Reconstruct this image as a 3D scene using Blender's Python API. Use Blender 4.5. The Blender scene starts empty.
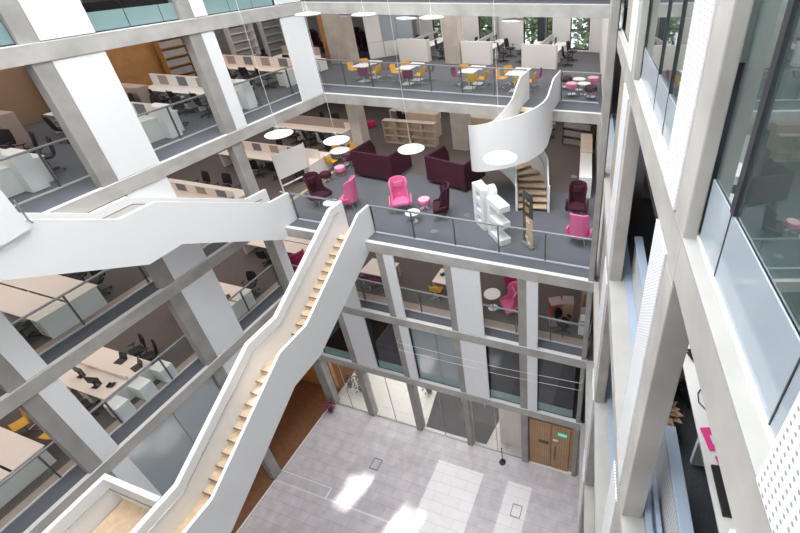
import bpy, math, random
from mathutils import Vector, Matrix
from mathutils.geometry import tessellate_polygon
random.seed(7)
C = bpy.context.scene.collection
PI = math.pi
S = bpy.context.scene

# ---------------------------------------------------------------- camera
CAMZ = 22.2926
yaw, pitch, roll = math.radians(-17.77909), math.radians(30.80642), math.radians(1.51590)
sa, ca, sb, cb = math.sin(yaw), math.cos(yaw), math.sin(pitch), math.cos(pitch)
fw = Vector((sa*cb, ca*cb, -sb)); rr = Vector((ca, -sa, 0)); dd = fw.cross(rr)
r2 = rr*math.cos(roll) + dd*math.sin(roll); d2 = -rr*math.sin(roll) + dd*math.cos(roll)
cam = bpy.data.cameras.new('camera'); co = bpy.data.objects.new('camera', cam); C.objects.link(co)
up = -d2; bk = -fw
co.matrix_world = Matrix(((r2.x, up.x, bk.x, 0), (r2.y, up.y, bk.y, 0), (r2.z, up.z, bk.z, CAMZ), (0, 0, 0, 1)))
cam.sensor_width = 36; cam.lens = 426.186/800*36
cam.shift_x = (400-513.97)/800; cam.shift_y = (203.65-266.5)/800
cam.clip_start = 0.05; cam.clip_end = 300
S.camera = co

# ---------------------------------------------------------------- world, sun, skylight, exposure
S.view_settings.view_transform = 'Standard'; S.view_settings.look = 'None'
S.view_settings.gamma = 1; S.view_settings.use_curve_mapping = False
S.view_settings.exposure = 0.12
w = bpy.data.worlds.new('world'); S.world = w; w.use_nodes = True
bg = w.node_tree.nodes['Background']; bg.inputs[0].default_value = (.86, .93, 1, 1); bg.inputs[1].default_value = 1.5
SUND = Vector((.085, .12, -.985)).normalized()
sl = bpy.data.lights.new('sun', 'SUN'); sl.energy = 6.5; sl.angle = .012; sl.color = (1, .97, .92)
so = bpy.data.objects.new('sun', sl); C.objects.link(so); so.rotation_euler = SUND.to_track_quat('-Z', 'Y').to_euler()
def area(name, x, y, z, sx, sy, power, col=(1, 1, 1), rot=(0, 0, 0)):
    l = bpy.data.lights.new(name, 'AREA'); l.shape = 'RECTANGLE'; l.size = sx; l.size_y = sy; l.energy = power; l.color = col
    o = bpy.data.objects.new(name, l); C.objects.link(o); o.location = (x, y, z); o.rotation_euler = rot
    return o
area('skylight', -7.2, 7.0, 39.5, 14.5, 20, 7000, (.95, .975, 1))
WARM = (1, .90, .84)
for z, p in ((4.41, 260), (8.51, 420), (12.5, 400), (16.48, 400), (20.5, 420)):   # ceiling lights of the left wing, storey by storey
    area('ceiling_light_left', -20, 11, z-.5, 8, 25, p*1.3, (1, .93, .88) if z > 12 else WARM)
for z, x, y, sx, sy, p in ((4.41, -9, 15, 14, 6, 300), (8.51, -8, 16, 13, 6, 60), (12.5, -8.5, 16, 13, 8, 220), (16.48, -8.5, 22, 13, 9, 260), (20.5, -8.5, 23, 13, 10, 620)):
    area('ceiling_light_back', x, y, z-.5, sx, sy, p, (1, .95, .91))
for z, p in ((12.5, 30), (16.48, 35), (20.2, 70), (24.4, 70)):
    area('ceiling_light_right', 3.6, 6, z-.5, 3.5, 14, p, (.95, .98, 1))

# ---------------------------------------------------------------- materials
def mat(name, col, rough=.6, metal=0., noise=0., nscale=5., bump=0., emit=0., col2=None, spec=.5, detail=6):
    m = bpy.data.materials.new(name); m.use_nodes = True
    nt = m.node_tree; b = nt.nodes['Principled BSDF']
    b.inputs['Base Color'].default_value = (*col, 1); b.inputs['Roughness'].default_value = rough
    b.inputs['Metallic'].default_value = metal; b.inputs['Specular IOR Level'].default_value = spec
    if noise or bump:
        tc = nt.nodes.new('ShaderNodeTexCoord'); n = nt.nodes.new('ShaderNodeTexNoise')
        n.inputs['Scale'].default_value = nscale; n.inputs['Detail'].default_value = detail
        nt.links.new(tc.outputs['Object'], n.inputs['Vector'])
        if noise:
            r = nt.nodes.new('ShaderNodeValToRGB')
            a = col2 if col2 else tuple(c*(1-noise) for c in col)
            r.color_ramp.elements[0].position = .35; r.color_ramp.elements[1].position = .65
            r.color_ramp.elements[0].color = (*a, 1); r.color_ramp.elements[1].color = (*col, 1)
            nt.links.new(n.outputs['Fac'], r.inputs[0]); nt.links.new(r.outputs[0], b.inputs['Base Color'])
        if bump:
            bp = nt.nodes.new('ShaderNodeBump'); bp.inputs['Strength'].default_value = bump; bp.inputs['Distance'].default_value = .02
            nt.links.new(n.outputs['Fac'], bp.inputs['Height']); nt.links.new(bp.outputs[0], b.inputs['Normal'])
    if emit:
        b.inputs['Emission Color'].default_value = (*col, 1); b.inputs['Emission Strength'].default_value = emit
    return m
def glassmat(name, tint, alpha, rough=.02, refl=.5):
    """thin architectural glass: transparent mixed with a mirror-like coat"""
    m = bpy.data.materials.new(name); m.use_nodes = True; nt = m.node_tree; nt.nodes.clear()
    o = nt.nodes.new('ShaderNodeOutputMaterial'); t = nt.nodes.new('ShaderNodeBsdfTransparent'); g = nt.nodes.new('ShaderNodeBsdfGlossy')
    d = nt.nodes.new('ShaderNodeBsdfDiffuse'); mx = nt.nodes.new('ShaderNodeMixShader'); mx2 = nt.nodes.new('ShaderNodeMixShader')
    fr = nt.nodes.new('ShaderNodeLayerWeight'); fr.inputs[0].default_value = .5; pw = nt.nodes.new('ShaderNodeMath'); pw.operation = 'POWER'; pw.inputs[1].default_value = 4
    ml = nt.nodes.new('ShaderNodeMath'); ml.operation = 'MULTIPLY_ADD'; ml.inputs[1].default_value = 1; ml.inputs[2].default_value = refl; ml.use_clamp = True
    t.inputs[0].default_value = (*tint, 1); g.inputs['Roughness'].default_value = rough; d.inputs[0].default_value = (*tint, 1)
    mx2.inputs[0].default_value = alpha
    nt.links.new(t.outputs[0], mx2.inputs[1]); nt.links.new(d.outputs[0], mx2.inputs[2])
    nt.links.new(fr.outputs[1], pw.inputs[0]); nt.links.new(pw.outputs[0], ml.inputs[0]); nt.links.new(ml.outputs[0], mx.inputs[0])
    nt.links.new(mx2.outputs[0], mx.inputs[1]); nt.links.new(g.outputs[0], mx.inputs[2]); nt.links.new(mx.outputs[0], o.inputs[0])
    return m
def perfmat(name, col, hole, scale):
    """white sheet metal with a regular grid of punched round holes"""
    m = bpy.data.materials.new(name); m.use_nodes = True; nt = m.node_tree; b = nt.nodes['Principled BSDF']; L = nt.links.new
    tc = nt.nodes.new('ShaderNodeTexCoord'); sp = nt.nodes.new('ShaderNodeSeparateXYZ'); L(tc.outputs['Object'], sp.inputs[0])
    outs = []
    for k in ('Y', 'Z'):
        a = nt.nodes.new('ShaderNodeMath'); a.operation = 'MULTIPLY'; a.inputs[1].default_value = scale; L(sp.outputs[k], a.inputs[0])
        f = nt.nodes.new('ShaderNodeMath'); f.operation = 'FRACT'; L(a.outputs[0], f.inputs[0])
        s = nt.nodes.new('ShaderNodeMath'); s.operation = 'SUBTRACT'; s.inputs[1].default_value = .5; L(f.outputs[0], s.inputs[0])
        q = nt.nodes.new('ShaderNodeMath'); q.operation = 'POWER'; q.inputs[1].default_value = 2; L(s.outputs[0], q.inputs[0]); outs.append(q)
    ad = nt.nodes.new('ShaderNodeMath'); ad.operation = 'ADD'; L(outs[0].outputs[0], ad.inputs[0]); L(outs[1].outputs[0], ad.inputs[1])
    lt = nt.nodes.new('ShaderNodeMath'); lt.operation = 'LESS_THAN'; lt.inputs[1].default_value = .045; L(ad.outputs[0], lt.inputs[0])
    mx = nt.nodes.new('ShaderNodeMix'); mx.data_type = 'RGBA'; mx.inputs['A'].default_value = (*col, 1); mx.inputs['B'].default_value = (*hole, 1)
    L(lt.outputs[0], mx.inputs['Factor']); L(mx.outputs['Result'], b.inputs['Base Color']); b.inputs['Roughness'].default_value = .5
    return m
def tilemat(name, c1, c2, mortar, sx, sy, off=.5, rough=.35, msize=.01, noise=.12):
    m = bpy.data.materials.new(name); m.use_nodes = True; nt = m.node_tree; b = nt.nodes['Principled BSDF']; L = nt.links.new
    tc = nt.nodes.new('ShaderNodeTexCoord'); br = nt.nodes.new('ShaderNodeTexBrick'); L(tc.outputs['Object'], br.inputs['Vector'])
    br.inputs['Scale'].default_value = 1; br.inputs['Brick Width'].default_value = sx; br.inputs['Row Height'].default_value = sy
    br.inputs['Mortar Size'].default_value = msize; br.offset = off
    br.inputs['Color1'].default_value = (*c1, 1); br.inputs['Color2'].default_value = (*c2, 1); br.inputs['Mortar'].default_value = (*mortar, 1)
    n = nt.nodes.new('ShaderNodeTexNoise'); n.inputs['Scale'].default_value = 2.2; n.inputs['Detail'].default_value = 8; L(tc.outputs['Object'], n.inputs['Vector'])
    mx = nt.nodes.new('ShaderNodeMix'); mx.data_type = 'RGBA'; mx.blend_type = 'MULTIPLY'; mx.inputs['Factor'].default_value = 1
    r = nt.nodes.new('ShaderNodeValToRGB'); r.color_ramp.elements[0].color = (1-noise, 1-noise, 1-noise, 1); r.color_ramp.elements[1].color = (1+noise*.3,)*3+(1,)
    r.color_ramp.elements[0].position = .35; r.color_ramp.elements[1].position = .7
    L(n.outputs['Fac'], r.inputs[0]); L(br.outputs['Color'], mx.inputs['A']); L(r.outputs[0], mx.inputs['B']); L(mx.outputs['Result'], b.inputs['Base Color'])
    b.inputs['Roughness'].default_value = rough
    return m
M = {
 'concrete': mat('concrete', (.50, .485, .46), .8, noise=.24, nscale=1.3, bump=.15, detail=10),
 'concrete_col': mat('concrete_column', (.37, .36, .345), .8, noise=.2, nscale=1.4, bump=.15, detail=10),
 'concrete_warm': mat('concrete_board', (.58, .52, .46), .8, noise=.16, nscale=1.8, bump=.2),
 'white': mat('white_panel', (.83, .85, .87), .45, noise=.02, nscale=3),
 'stairwhite': mat('painted_steel', (.87, .885, .90), .38),
 'inwhite': mat('white_paint_inside', (.86, .84, .82), .5),
 'wallw': mat('plaster', (.78, .77, .76), .7, noise=.03, nscale=3),
 'slabedge': mat('pale_edge_trim', (.66, .655, .65), .5),
 'ledge': mat('ledge_concrete', (.41, .405, .39), .7, noise=.12, nscale=2),
 'stone': mat('brown_stone', (.46, .42, .37), .85, noise=.25, nscale=3),
 'gutter': mat('grey_felt', (.115, .122, .142), .9, noise=.12, nscale=30),
 'carpet': mat('blue_grey_carpet', (.140, .143, .162), .95, noise=.16, nscale=22, bump=.2),
 'carpet_b': mat('warm_tinted_carpet', (.150, .125, .115), .95, noise=.18, nscale=12, bump=.2),  # grey-brown carpet, warm interior lighting put into its colour
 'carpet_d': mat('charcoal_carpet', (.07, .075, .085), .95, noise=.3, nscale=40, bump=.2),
 'ceil': mat('ceiling_concrete', (.5, .49, .47), .8, noise=.1, nscale=2),
 'rail': mat('brushed_steel', (.34, .36, .39), .4, metal=.7),
 'postdark': mat('dark_post_metal', (.13, .14, .155), .4, metal=.5),
 'tan': mat('tan_floor_strip', (.46, .34, .29), .6, noise=.08, nscale=4),
 'railpale': mat('pale_aluminium', (.66, .68, .72), .45, metal=.3),
 'bluegrey': mat('blue_grey_paint', (.33, .40, .50), .45),
 'dark': mat('dark_frame', (.03, .035, .04), .4),
 'glass': glassmat('railing_glass', (.95, .98, .98), .015, refl=.0),
 'bigglass': glassmat('teal_window_glass', (.55, .72, .70), .10, refl=.22),
 'darkglass': glassmat('dark_window_glass', (.22, .27, .30), .03, refl=.06),
 'mirrorglass': glassmat('sky_reflecting_glass', (.42, .53, .56), .55, rough=.10, refl=.25),
 'clear': glassmat('clear_glass', (.97, .98, .98), .0, refl=.02),
 'spandrel': mat('teal_glass_panel', (.21, .32, .32), .12, spec=.8),
 'spandrel_pale': mat('pale_blue_glass_panel', (.36, .42, .48), .1, spec=.8),
 'perf': perfmat('perforated_metal', (.86, .87, .89), (.30, .32, .34), 26),
 'grille': perfmat('grille_metal', (.62, .63, .66), (.10, .10, .11), 20),
 'wood': mat('pale_wood', (.66, .47, .28), .5, noise=.2, nscale=4),
 'tread': mat('oak_tread', (.70, .52, .34), .5, noise=.18, nscale=7),
 'nose': mat('tread_nosing', (.13, .09, .07), .6),
 'birch': mat('birch_board', (.72, .60, .48), .5, noise=.07, nscale=3),
 'cream': mat('cream_laminate', (.90, .80, .72), .45),
 'creamw': mat('white_laminate', (.88, .87, .85), .4),
 'orange': mat('oak_panel', (.50, .25, .085), .5, noise=.2, nscale=2.5),
 'brownfloor': mat('brown_wood_floor', (.20, .085, .035), .35, noise=.25, nscale=4),
 'doorwood': tilemat('timber_cladding', (.52, .33, .17), (.46, .28, .14), (.16, .09, .04), .12, 4.0, rough=.5, msize=.006),
 'black': mat('black_mesh', (.012, .012, .014), .6),
 'blackp': mat('black_plastic', (.02, .02, .022), .4),
 'chrome': mat('chrome', (.6, .6, .62), .25, metal=.9),
 'grey': mat('grey_fabric', (.20, .20, .215), .9),
 'greyl': mat('light_grey_board', (.42, .41, .42), .7),
 'taupe': mat('taupe_felt', (.42, .33, .30), .9),
 'burg': mat('burgundy_fabric', (.060, .008, .022), .85, noise=.15, nscale=30),
 'pink': mat('pink_fabric', (.76, .17, .36), .8),
 'dpink': mat('magenta_fabric', (.52, .035, .13), .8),
 'ppink': mat('pale_pink_top', (.80, .48, .55), .7),
 'purple': mat('plum_plastic', (.22, .05, .12), .6),
 'yellow': mat('yellow_plastic', (.78, .43, .05), .5),
 'letters': mat('white_foam', (.90, .91, .93), .5),
 'lampwhite': mat('lamp_white', (.88, .88, .88), .5, emit=.04),
 'green': mat('leaf', (.05, .12, .03), .6, noise=.5, nscale=8),
 'treeleaf': mat('tree_leaf', (.62, .74, .46), .7, noise=.5, nscale=3),
 'bark': mat('bark', (.12, .09, .06), .9),
 'darkleaf': mat('dark_leaf', (.02, .035, .02), .6),
 'exit': mat('exit_green', (.05, .55, .35), .5, emit=.9),
 'paper': mat('white_paper', (.85, .85, .85), .6),
 'mirrorpink': mat('pink_folder', (.85, .05, .28), .5),
 'redbox': mat('red_box', (.36, .10, .11), .7),
 'boxpale': mat('pale_card', (.42, .30, .29), .8),
 'boxbrown': mat('card', (.33, .22, .14), .8),
 'hatch': mat('hatch_frame', (.12, .12, .13), .6),
 'mat_dark': mat('dark_entrance_mat', (.055, .052, .052), .9, noise=.2, nscale=20),
 'joint': mat('pale_joint', (.78, .78, .80), .4),
 'tile': tilemat('floor_tiles', (.64, .595, .63), (.57, .53, .56), (.46, .42, .45), 1.3, .42, noise=.16),
 'tilelight': tilemat('pale_floor_tiles', (.86, .835, .845), (.82, .80, .81), (.66, .63, .65), 1.3, .42, noise=.04),
 'tilewhite': tilemat('white_floor_tiles', (.76, .72, .68), (.74, .70, .66), (.55, .5, .48), 1.5, 1.5, noise=.05),
 'books': tilemat('book_spines', (.30, .12, .10), (.12, .22, .28), (.7, .68, .64), .05, .30, rough=.6),
}

# ---------------------------------------------------------------- mesh helpers
class MB:
    def __init__(s): s.v = []; s.f = []; s.M = Matrix.Identity(4)
    def at(s, x=0, y=0, z=0, rz=0, rx=0, ry=0):
        s.M = Matrix.Translation((x, y, z)) @ Matrix.Rotation(rz, 4, 'Z') @ Matrix.Rotation(rx, 4, 'X') @ Matrix.Rotation(ry, 4, 'Y'); return s
    def add(s, vs, fs):
        n = len(s.v); s.v += [s.M @ Vector(p) for p in vs]; s.f += [tuple(i+n for i in f) for f in fs]; return s
    def box(s, x0, x1, y0, y1, z0, z1):
        return s.add([(x0, y0, z0), (x1, y0, z0), (x1, y1, z0), (x0, y1, z0), (x0, y0, z1), (x1, y0, z1), (x1, y1, z1), (x0, y1, z1)],
                     [(0, 3, 2, 1), (4, 5, 6, 7), (0, 1, 5, 4), (1, 2, 6, 5), (2, 3, 7, 6), (3, 0, 4, 7)])
    def cbox(s, x, y, z, sx, sy, sz): return s.box(x-sx/2, x+sx/2, y-sy/2, y+sy/2, z-sz/2, z+sz/2)
    def prism(s, poly, a0, a1, axis='Z'):
        n = len(poly)
        def p(q, a): return {'Z': (q[0], q[1], a), 'X': (a, q[0], q[1]), 'Y': (q[0], a, q[1])}[axis]
        vs = [p(q, a0) for q in poly]+[p(q, a1) for q in poly]
        return s.add(vs, [tuple(range(n))[::-1], tuple(range(n, 2*n))]+[(i, (i+1) % n, (i+1) % n+n, i+n) for i in range(n)])
    def tube(s, p, q, r, n=8, r2=None):
        p = Vector(p); q = Vector(q); d = (q-p).normalized(); r2 = r if r2 is None else r2
        a = d.orthogonal().normalized(); b = d.cross(a)
        vs = [p+(a*math.cos(2*PI*i/n)+b*math.sin(2*PI*i/n))*r for i in range(n)]+[q+(a*math.cos(2*PI*i/n)+b*math.sin(2*PI*i/n))*r2 for i in range(n)]
        return s.add(vs, [tuple(range(n))[::-1], tuple(range(n, 2*n))]+[(i, (i+1) % n, (i+1) % n+n, i+n) for i in range(n)])
    def path(s, pts, r, n=6):
        for a, b in zip(pts, pts[1:]): s.tube(a, b, r, n)
        return s
    def lathe(s, prof, n=24, c=(0, 0)):
        vs = []; fs = []
        for r, z in prof:
            for i in range(n): vs.append((c[0]+r*math.cos(2*PI*i/n), c[1]+r*math.sin(2*PI*i/n), z))
        m = len(prof)
        for k in range(m-1):
            for i in range(n): fs.append((k*n+i, k*n+(i+1) % n, (k+1)*n+(i+1) % n, (k+1)*n+i))
        fs.append(tuple(range(n))[::-1]); fs.append(tuple(range((m-1)*n, m*n)))
        return s.add(vs, fs)
    def grid(s, P, th=None):
        """surface through a grid of points P[i][j]; th gives it thickness along the local normal"""
        r, c = len(P), len(P[0]); A = [Vector(p) for row in P for p in row]
        if th is None: return s.add(A, [(i*c+j, i*c+j+1, (i+1)*c+j+1, (i+1)*c+j) for i in range(r-1) for j in range(c-1)])
        N = []
        for i in range(r):
            for j in range(c):
                a = A[min(i+1, r-1)*c+j]-A[max(i-1, 0)*c+j]; b = A[i*c+min(j+1, c-1)]-A[i*c+max(j-1, 0)]
                N.append(a.cross(b).normalized()*th)
        n = r*c; B = A+[p+q for p, q in zip(A, N)]
        fs = [(i*c+j, i*c+j+1, (i+1)*c+j+1, (i+1)*c+j) for i in range(r-1) for j in range(c-1)]
        fs += [tuple(k+n for k in f[::-1]) for f in fs]
        ring = [j for j in range(c)]+[i*c+c-1 for i in range(1, r)]+[(r-1)*c+j for j in range(c-2, -1, -1)]+[i*c for i in range(r-2, 0, -1)]
        for k in range(len(ring)): a, b = ring[k], ring[(k+1) % len(ring)]; fs.append((b, a, a+n, b+n))
        return s.add(B, fs)
    def build(s, name, m, parent=None, loc=None, rz=0, smooth=False, bevel=0, kind=None, label=None):
        me = bpy.data.meshes.new(name); me.from_pydata([tuple(v) for v in s.v], [], s.f); me.update()
        me.materials.append(M[m] if isinstance(m, str) else m)
        if smooth:
            for p in me.polygons: p.use_smooth = True
        o = bpy.data.objects.new(name, me); C.objects.link(o)
        if smooth: 
            md = o.modifiers.new('e', 'EDGE_SPLIT'); md.split_angle = .7
        if bevel:
            md = o.modifiers.new('b', 'BEVEL'); md.width = bevel; md.segments = 2; md.limit_method = 'ANGLE'
        if parent: o.parent = parent
        if loc: o.location = loc
        if rz: o.rotation_euler = (0, 0, rz)
        if kind: o['kind'] = kind
        if label: o['label'] = label
        return o
def tag(o, label, cat, group=None):
    o['label'] = label; o['category'] = cat
    if group: o['group'] = group
    return o
def thing(name, label, cat, loc=(0, 0, 0), rz=0, group=None):
    o = bpy.data.objects.new(name, None); C.objects.link(o); o.location = loc; o.rotation_euler = (0, 0, rz); o.empty_display_size = .1
    return tag(o, label, cat, group)
KIDS = {}
def clone(root, loc, rz, label, group=None):
    r = root.copy(); C.objects.link(r); r.location = loc; r.rotation_euler = (0, 0, rz); r['label'] = label
    if group: r['group'] = group
    for ch in list(root.children):
        c = ch.copy(); C.objects.link(c); c.parent = r
        for g in list(ch.children):
            d = g.copy(); C.objects.link(d); d.parent = c
    return r
class Proto:
    """first use returns the prototype itself, later uses copies of it"""
    def __init__(s, fn): s.fn = fn; s.o = None
    def __call__(s, loc, rz, label, group=None):
        if s.o is None:
            s.o = s.fn(); s.o.location = loc; s.o.rotation_euler = (0, 0, rz); s.o['label'] = label
            if group: s.o['group'] = group
            return s.o
        return clone(s.o, loc, rz, label, group)

# ---------------------------------------------------------------- levels and planes
ZD, ZC, ZB, ZA, ZT, ZU = 4.41, 8.507, 12.504, 16.477, 20.507, 24.5
XL, YB, YA = -15.042, 11.353, 16.959
XR, SK = -.838, .14193
TH = math.atan(SK); NS = math.sqrt(1+SK*SK)
def xr(y): return XR+SK*(YB-y)
def RP(x, u): return (XR+x*math.cos(TH)+u*math.sin(TH), YB+x*math.sin(TH)-u*math.cos(TH))   # right wing: depth x behind the facade, distance u from the corner
BT = .43

# ================================================================ STRUCTURE
def struct(name, mb, m, **k): return mb.build(name, m, kind='structure', **k)
# ground floor
f = struct('floor', MB().box(XL, 9, -5, YB, -.3, 0), 'tile')
fi = MB(); fi.box(-7.65, -5.2, 3.5, 10.2, -.002, .006); fi.box(-3.95, -2.75, 3.5, 10.25, -.002, .006); struct('floor', fi, 'tilelight')
struct('floor', MB().box(-27, XL, -5, 24, -.3, .0), 'brownfloor')
struct('floor', MB().box(XL, 8, YB, 24, -.3, .004), 'tilewhite')
struct('trim_1', MB().box(XL-.03, XL+.03, -5, YB, .0, .012), 'joint')
t2 = MB()
for y, x1 in ((7.5, -12.1), (7.02, -7.0)): t2.box(XL+.1, x1, y-.02, y+.02, 0, .010)
t2.box(-12.14, -12.06, 6.98, 7.52, 0, .011); t2.box(-11.9, -7.1, 7.02, 7.05, 0, .009)
struct('trim_2', t2, 'joint')
for i, (x, y) in enumerate(((-10.65, 9.1), (-3.2, 9.1))):
    h = MB().box(x-.22, x+.22, y-.25, y+.25, 0, .011)
    o = MB()
    for a in (-1, 1): o.box(x+a*.22-.015, x+a*.22+.015, y-.26, y+.26, 0, .016).box(x-.22, x+.22, y+a*.25-.015, y+a*.25+.015, 0, .016)
    tag(o.build('floor_hatch', 'hatch'), ('square floor hatch outline near the left of the atrium floor', 'square floor hatch outline in the narrow pale strip on the right')[i], 'floor hatch')

def slab(poly, z, top, th=BT, name='floor'):
    struct(name, MB().prism(poly, z-th, z-.02), 'ceil')
    struct(name, MB().prism(poly, z-.02, z), top)
backB = [(XL, YB), (XR, YB), (6, YB), (6, 30), (XL, 30)]
backA = [(XL, YA), (xr(YA), YA), (6, YA), (6, 30), (XL, 30)]
leftP = [(-27, -4), (XL, -4), (XL, 30), (-27, 30)]
rightB = [(XR, YB), (xr(-4), -4), (9, -4), (9, YB)]
rightA = [(xr(YA), YA), (xr(-4), -4), (9, -4), (9, YA)]
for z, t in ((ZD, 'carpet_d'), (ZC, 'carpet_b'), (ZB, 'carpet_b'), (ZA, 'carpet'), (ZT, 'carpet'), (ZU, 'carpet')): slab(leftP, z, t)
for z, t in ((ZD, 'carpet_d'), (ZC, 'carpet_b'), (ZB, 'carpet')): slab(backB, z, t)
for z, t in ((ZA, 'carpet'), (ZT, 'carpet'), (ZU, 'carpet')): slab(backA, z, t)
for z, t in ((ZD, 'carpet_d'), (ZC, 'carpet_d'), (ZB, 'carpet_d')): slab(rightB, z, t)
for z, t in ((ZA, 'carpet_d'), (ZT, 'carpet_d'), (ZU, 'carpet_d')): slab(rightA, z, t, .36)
# carpet zone at the lounge back in the warm-light-tinted brown, and a timber threshold strip
struct('floor', MB().box(XL, -2.0, 17.2, 28.7, ZB, ZB+.006), 'carpet_b')
struct('trim_3', MB().box(XL-.16, XL, YB+.7, 17.6, ZB, ZB+.012), 'wood')

# concrete edge beams, their pale upper strip and the grey gutter behind it
def beams():
    n = 1
    for z in (ZD, ZC, ZB, ZA, ZT, ZU):
        b = MB().box(XL, XL+.06, -4, YB if z < ZA else YA, z-BT, z)
        struct('wall_left', b, 'concrete')
        struct('trim_%d' % (3+n), MB().box(XL-.09, XL+.065, -4, YB if z < ZA else YA, z, z+.025), 'slabedge'); n += 1
        y = YB if z < ZA else YA
        struct('wall_back', MB().box(XL, xr(y)+.02, y-.06, y, z-BT, z), 'concrete')
        struct('trim_%d' % (3+n), MB().box(XL, xr(y)+.02, y-.065, y+.10, z, z+.025), 'slabedge'); n += 1
        u0 = 0 if z < ZA else -5.66
        r = MB().box(-.012, .0, u0, 16, z-.365, z)
        # local frame: mirror u to -Y
        r.v = [Vector((v.x, -v.y, v.z)) for v in r.v]
        struct('wall_right', r, 'concrete', loc=(XR, YB, 0), rz=TH)
        r = MB().box(-.018, .115 if z > ZA else .30, -16, -u0, z, z+.02)
        struct('trim_%d' % (3+n), r, 'ledge', loc=(XR, YB, 0), rz=TH); n += 1
        if z <= ZA: struct('trim_%d' % (60+n), MB().box(.30, .44, -16, -u0, z, z+.03), 'bluegrey', loc=(XR, YB, 0), rz=TH)
beams()
def gutter(z, side, w):
    if side == 'L': b = MB().box(XL-w, XL-.09, -4, YB if z < ZA else YA, z, z+.006)
    elif side == 'B': b = MB().box(XL-(w if z >= ZA else 0), XR, YB+.1, YB+w, z, z+.008)
    else: b = MB().box(XL-1.2, xr(YA), YA+.1, YA+w, z, z+.008)
    struct('floor', b, 'gutter')
for k_, (a_, b_, c_, d_, z_) in enumerate(((XL-1.12, XL-.82, -4, YB, ZB), (XL-1.12, XL-.82, -4, YB+.9, ZC), (XL, XR, YB+.62, YB+.98, ZC))): struct('trim_%d' % (90+k_), MB().box(a_, b_, c_, d_, z_, z_+.008), 'tan')
gutter(ZA, 'L', 1.3); gutter(ZB, 'L', .78); gutter(ZC, 'L', .8); gutter(ZB, 'B', .64); gutter(ZC, 'B', .55); gutter(ZA, 'A', 1.38)

# outer walls of the wings
struct('wall_left', MB().box(-27.2, -27, -5, 30, 0, 29), 'wallw')
struct('wall_front', MB().box(-27, 9, -5.2, -5, 0, 40), 'wallw')
struct('wall_front', MB().box(-27, XL, -4.2, -4, 0, 29), 'wallw')
struct('wall_right', MB().box(9, 9.2, -5, 30, 0, 29), 'wallw')
ROOF = 40.
# roof: unseen closed deck, its slots added to shape the sun patches below
def sunback(p, z=ROOF):
    p = Vector(p); t = (z-p.z)/-SUND.z; q = p-SUND*t; return Vector((q.x, q.y, z))
slots = []
for x0, x1, xs, xe, ya, yb in ((-12.15, -11.75, -11.6, -11.25, 7.1, 8.3), (-11.65, -11.28, -11.1, -10.75, 6.95, 8.5), (-11.18, -10.85, -10.62, -10.3, 6.85, 8.5), (-10.2, -9.9, -9.75, -9.5, 6.7, 8.3), (-8.75, -8.5, -8.3, -8.05, 6.3, 7.9), (-8.3, -8.08, -7.88, -7.66, 6.2, 7.85), (-7.85, -7.63, -7.43, -7.2, 6.1, 7.8), (-7.3, -6.7, -7.0, -6.5, 5.8, 6.7)):
    slots.append([sunback((x0, ya, 0)), sunback((x1, ya, 0)), sunback((xe, yb, 0)), sunback((xs, yb, 0))])
slots.append([sunback(p) for p in ((-12.95, 2.1, 8.5), (-12.4, 2.1, 8.5), (-12.4, 2.6, 8.5), (-12.95, 2.6, 8.5))])
outer = [Vector((-27.2, -5.2, ROOF)), Vector((9.2, -5.2, ROOF)), Vector((9.2, 30.2, ROOF)), Vector((-27.2, 30.2, ROOF))]
polys = [outer]+slots
tri = tessellate_polygon(polys); allv = [v for p in polys for v in p]
struct('ceiling', MB().add(allv, [tuple(t) for t in tri]), 'wallw')

# upper atrium walls above the topmost visible storey
struct('wall_back', MB().box(XL, 3, YA-.02, YA+.1, ZU, ROOF), 'wallw')
struct('wall_left', MB().box(XL-.1, XL+.02, -5, YA, ZU, ROOF), 'wallw')
struct('wall_front', MB().box(XL, 3, -4.3, -4.1, 0, ZT-.6), 'wallw')
struct('wall_right', MB().box(0, .1, -17, 5.66, ZU, ROOF), 'wallw', loc=(XR, YB, 0), rz=TH)

# back wall with windows (upper storeys and lounge storey) at Y 28.8
WINS = [(-5.15, -3.9), (-6.72, -6.3), (-8.25, -7.15), (-11.4, -10.35), (-12.95, -12.6), (-14.85, -14.2), (-16.3, -15.85), (-19.8, -19.0), (-21.3, -20.4)]
def backwall(z0, z1, wins, zs, ze):
    b = MB(); xs = -27
    for a, c in sorted(wins):
        b.box(xs, a, 28.8, 29.1, z0, z1); b.box(a, c, 28.8, 29.1, z0, zs); b.box(a, c, 28.8, 29.1, ze, z1); xs = c
    b.box(xs, 6, 28.8, 29.1, z0, z1); struct('wall_back', b, 'wallw')
backwall(ZA, ZU, WINS, ZA+.12, ZT-.6); backwall(0, ZA, [], 0, 0)
for i, (a, c) in enumerate(WINS):
    fr = MB()
    for x in (a+.03, c-.03): fr.box(x-.03, x+.03, 28.86, 28.95, ZA+.12, ZT-.6)
    for z in (ZA+.15, 17.8, ZT-.63): fr.box(a+.06, c-.06, 28.86, 28.95, z-.03, z+.03)
    wn = struct('window_%d' % (i+1), fr, 'dark')
    p = MB().box(a+.06, c-.06, 28.9, 28.91, ZA+.15, ZT-.63).build('pane', 'clear', wn)
    s_ = MB().box(a-.05, a, 28.72, 28.86, ZA+.05, ZT-.6).box(c, c+.05, 28.72, 28.86, ZA+.05, ZT-.6).box(a-.05, c+.05, 28.7, 28.86, ZA+.04, ZA+.12).build('window_frame', 'creamw', wn)

# left wing: timber back wall and book shelves
struct('wall_left', MB().box(-24.7, -24.5, 13.5, 20, ZA, ZT-BT), 'orange'); struct('wall_left', MB().box(-24.7, -24.5, 0, 13.5, ZA, ZT-BT), 'boxbrown')
struct('wall_left', MB().box(-24.7, -24.5, -4, 30, ZC, ZB-BT), 'taupe')
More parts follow.
